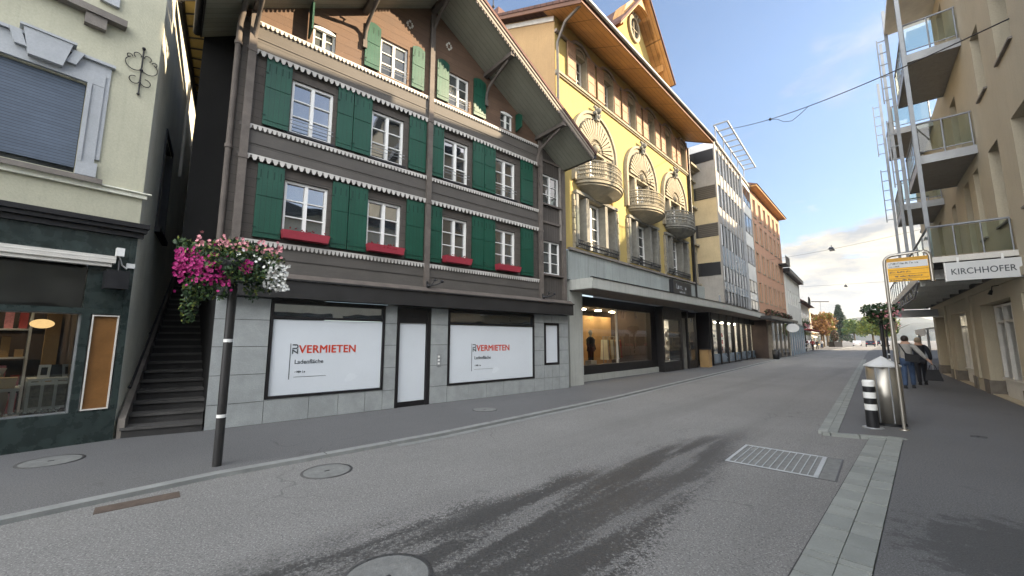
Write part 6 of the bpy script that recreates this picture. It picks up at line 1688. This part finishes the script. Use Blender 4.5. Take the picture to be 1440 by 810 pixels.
hz = MB().box(-510,2410,-510,2410,-7,260).build('haze', 'joint'); hz['kind'] = 'stuff'
hm, hnt, hout = new_mat('haze_air'); hp = hnt.nodes.new('ShaderNodeVolumePrincipled'); hnt.links.new(hp.outputs[0], hout.inputs['Volume'])
hp.inputs['Color'].default_value = (.80,.87,.95,1); hp.inputs['Density'].default_value = .00012; hp.inputs['Anisotropy'].default_value = .2
hz.data.materials.clear(); hz.data.materials.append(hm)
# =================================================================== CAMERA, LIGHT, WORLD
cam = bpy.data.cameras.new('camera'); cam.sensor_width = 36; cam.lens = 14.0; cam.clip_start = .05; cam.clip_end = 6000
co = bpy.data.objects.new('camera', cam); COL.objects.link(co); co.location = (0,0,1.65); co.rotation_euler = (R(90+7.427),0,0); scene.camera = co
SUN_H, SUN_E = 97., 21.8
sun = bpy.data.lights.new('sun','SUN'); sun.energy = 4.5; sun.angle = R(.5); sun.color = (1,.80,.55)
so = bpy.data.objects.new('sun', sun); COL.objects.link(so)
dv = Vector((math.sin(R(SUN_H))*math.cos(R(SUN_E)), math.cos(R(SUN_H))*math.cos(R(SUN_E)), math.sin(R(SUN_E))))
so.rotation_euler = dv.to_track_quat('Z','Y').to_euler(); so.location = dv*50
wd = bpy.data.worlds.new('World'); scene.world = wd; wd.use_nodes = True; nt = wd.node_tree; nt.nodes.clear(); t = NT(nt)
out = t.n('ShaderNodeOutputWorld'); bg = t.n('ShaderNodeBackground'); t.l(bg.outputs[0], out.inputs[0])
sky = t.n('ShaderNodeTexSky', sky_type='NISHITA'); sky.sun_disc = False; sky.sun_elevation = R(SUN_E); sky.sun_rotation = R(SUN_H); sky.air_density = 1.0; sky.dust_density = .9; sky.ozone_density = 1.2; sky.altitude = 500
tc = t.n('ShaderNodeTexCoord'); vec = tc.outputs['Generated']
sp = t.n('ShaderNodeSeparateXYZ'); t.l(vec, sp.inputs[0])
az = t.math('ARCTAN2', sp.outputs[0], sp.outputs[1]); el = t.math('ARCSINE', sp.outputs[2])
# cumulus bank low over the far end of the street, thin wisps higher up
mp = t.n('ShaderNodeMapping'); t.l(vec, mp.inputs[0]); mp.inputs['Scale'].default_value = (1,1,3.2)
nb = t.noise(mp.outputs[0], 4.2, 7, .58)
band = t.math('MULTIPLY', t.remap(el, -.02, .02), t.remap(el, .34, .16))
side_ = t.math('MULTIPLY', t.remap(az, .50, .66, .35, 1), t.remap(az, 1.3, .95, .5, 1))
cm = t.remap(t.math('ADD', nb, t.math('MULTIPLY', t.math('MULTIPLY', band, side_), .36)), .67, .755)
cm = t.math('MULTIPLY', cm, t.remap(el, .42, .2))
mp2 = t.n('ShaderNodeMapping'); t.l(vec, mp2.inputs[0]); mp2.inputs['Scale'].default_value = (1.6,1.,3.); mp2.inputs['Location'].default_value = (.3,.1,0)
wi = t.remap(t.noise(mp2.outputs[0], 3.4, 6, .62), .56, .80, 0, .42)
# unseen bright cloud added behind the viewer to light the shaded street
bk = t.math('MULTIPLY', t.remap(sp.outputs[1], .05, -.35), t.remap(sp.outputs[0], .75, .35))
bkc = t.math('MULTIPLY', t.remap(t.math('ADD', t.noise(mp.outputs[0], 2.4, 6, .6), t.math('MULTIPLY', bk, .30)), .50, .68), bk)
allc = t.math('MAXIMUM', t.math('MAXIMUM', cm, wi), bkc)
shade_ = t.noise(mp.outputs[0], 9., 6, .6)
ccol = t.mix(t.remap(shade_, .38, .62), (1.9,2.0,2.15), (4.2,3.8,3.0))
skyc = t.mix(1., sky.outputs[0], t.mix(t.remap(el, .0, .55), (.44,.52,.62), (1.,1.,1.02)), 'MULTIPLY')
mixn = t.mix(allc, skyc, t.mix(bkc, ccol, (17.2,17.3,17.4)))
t.l(mixn, bg.inputs[0]); bg.inputs[1].default_value = .075
scene.view_settings.view_transform = 'Standard'; scene.view_settings.look = 'None'; scene.view_settings.gamma = 1; scene.view_settings.exposure = 1.93
scene.render.engine = 'CYCLES'
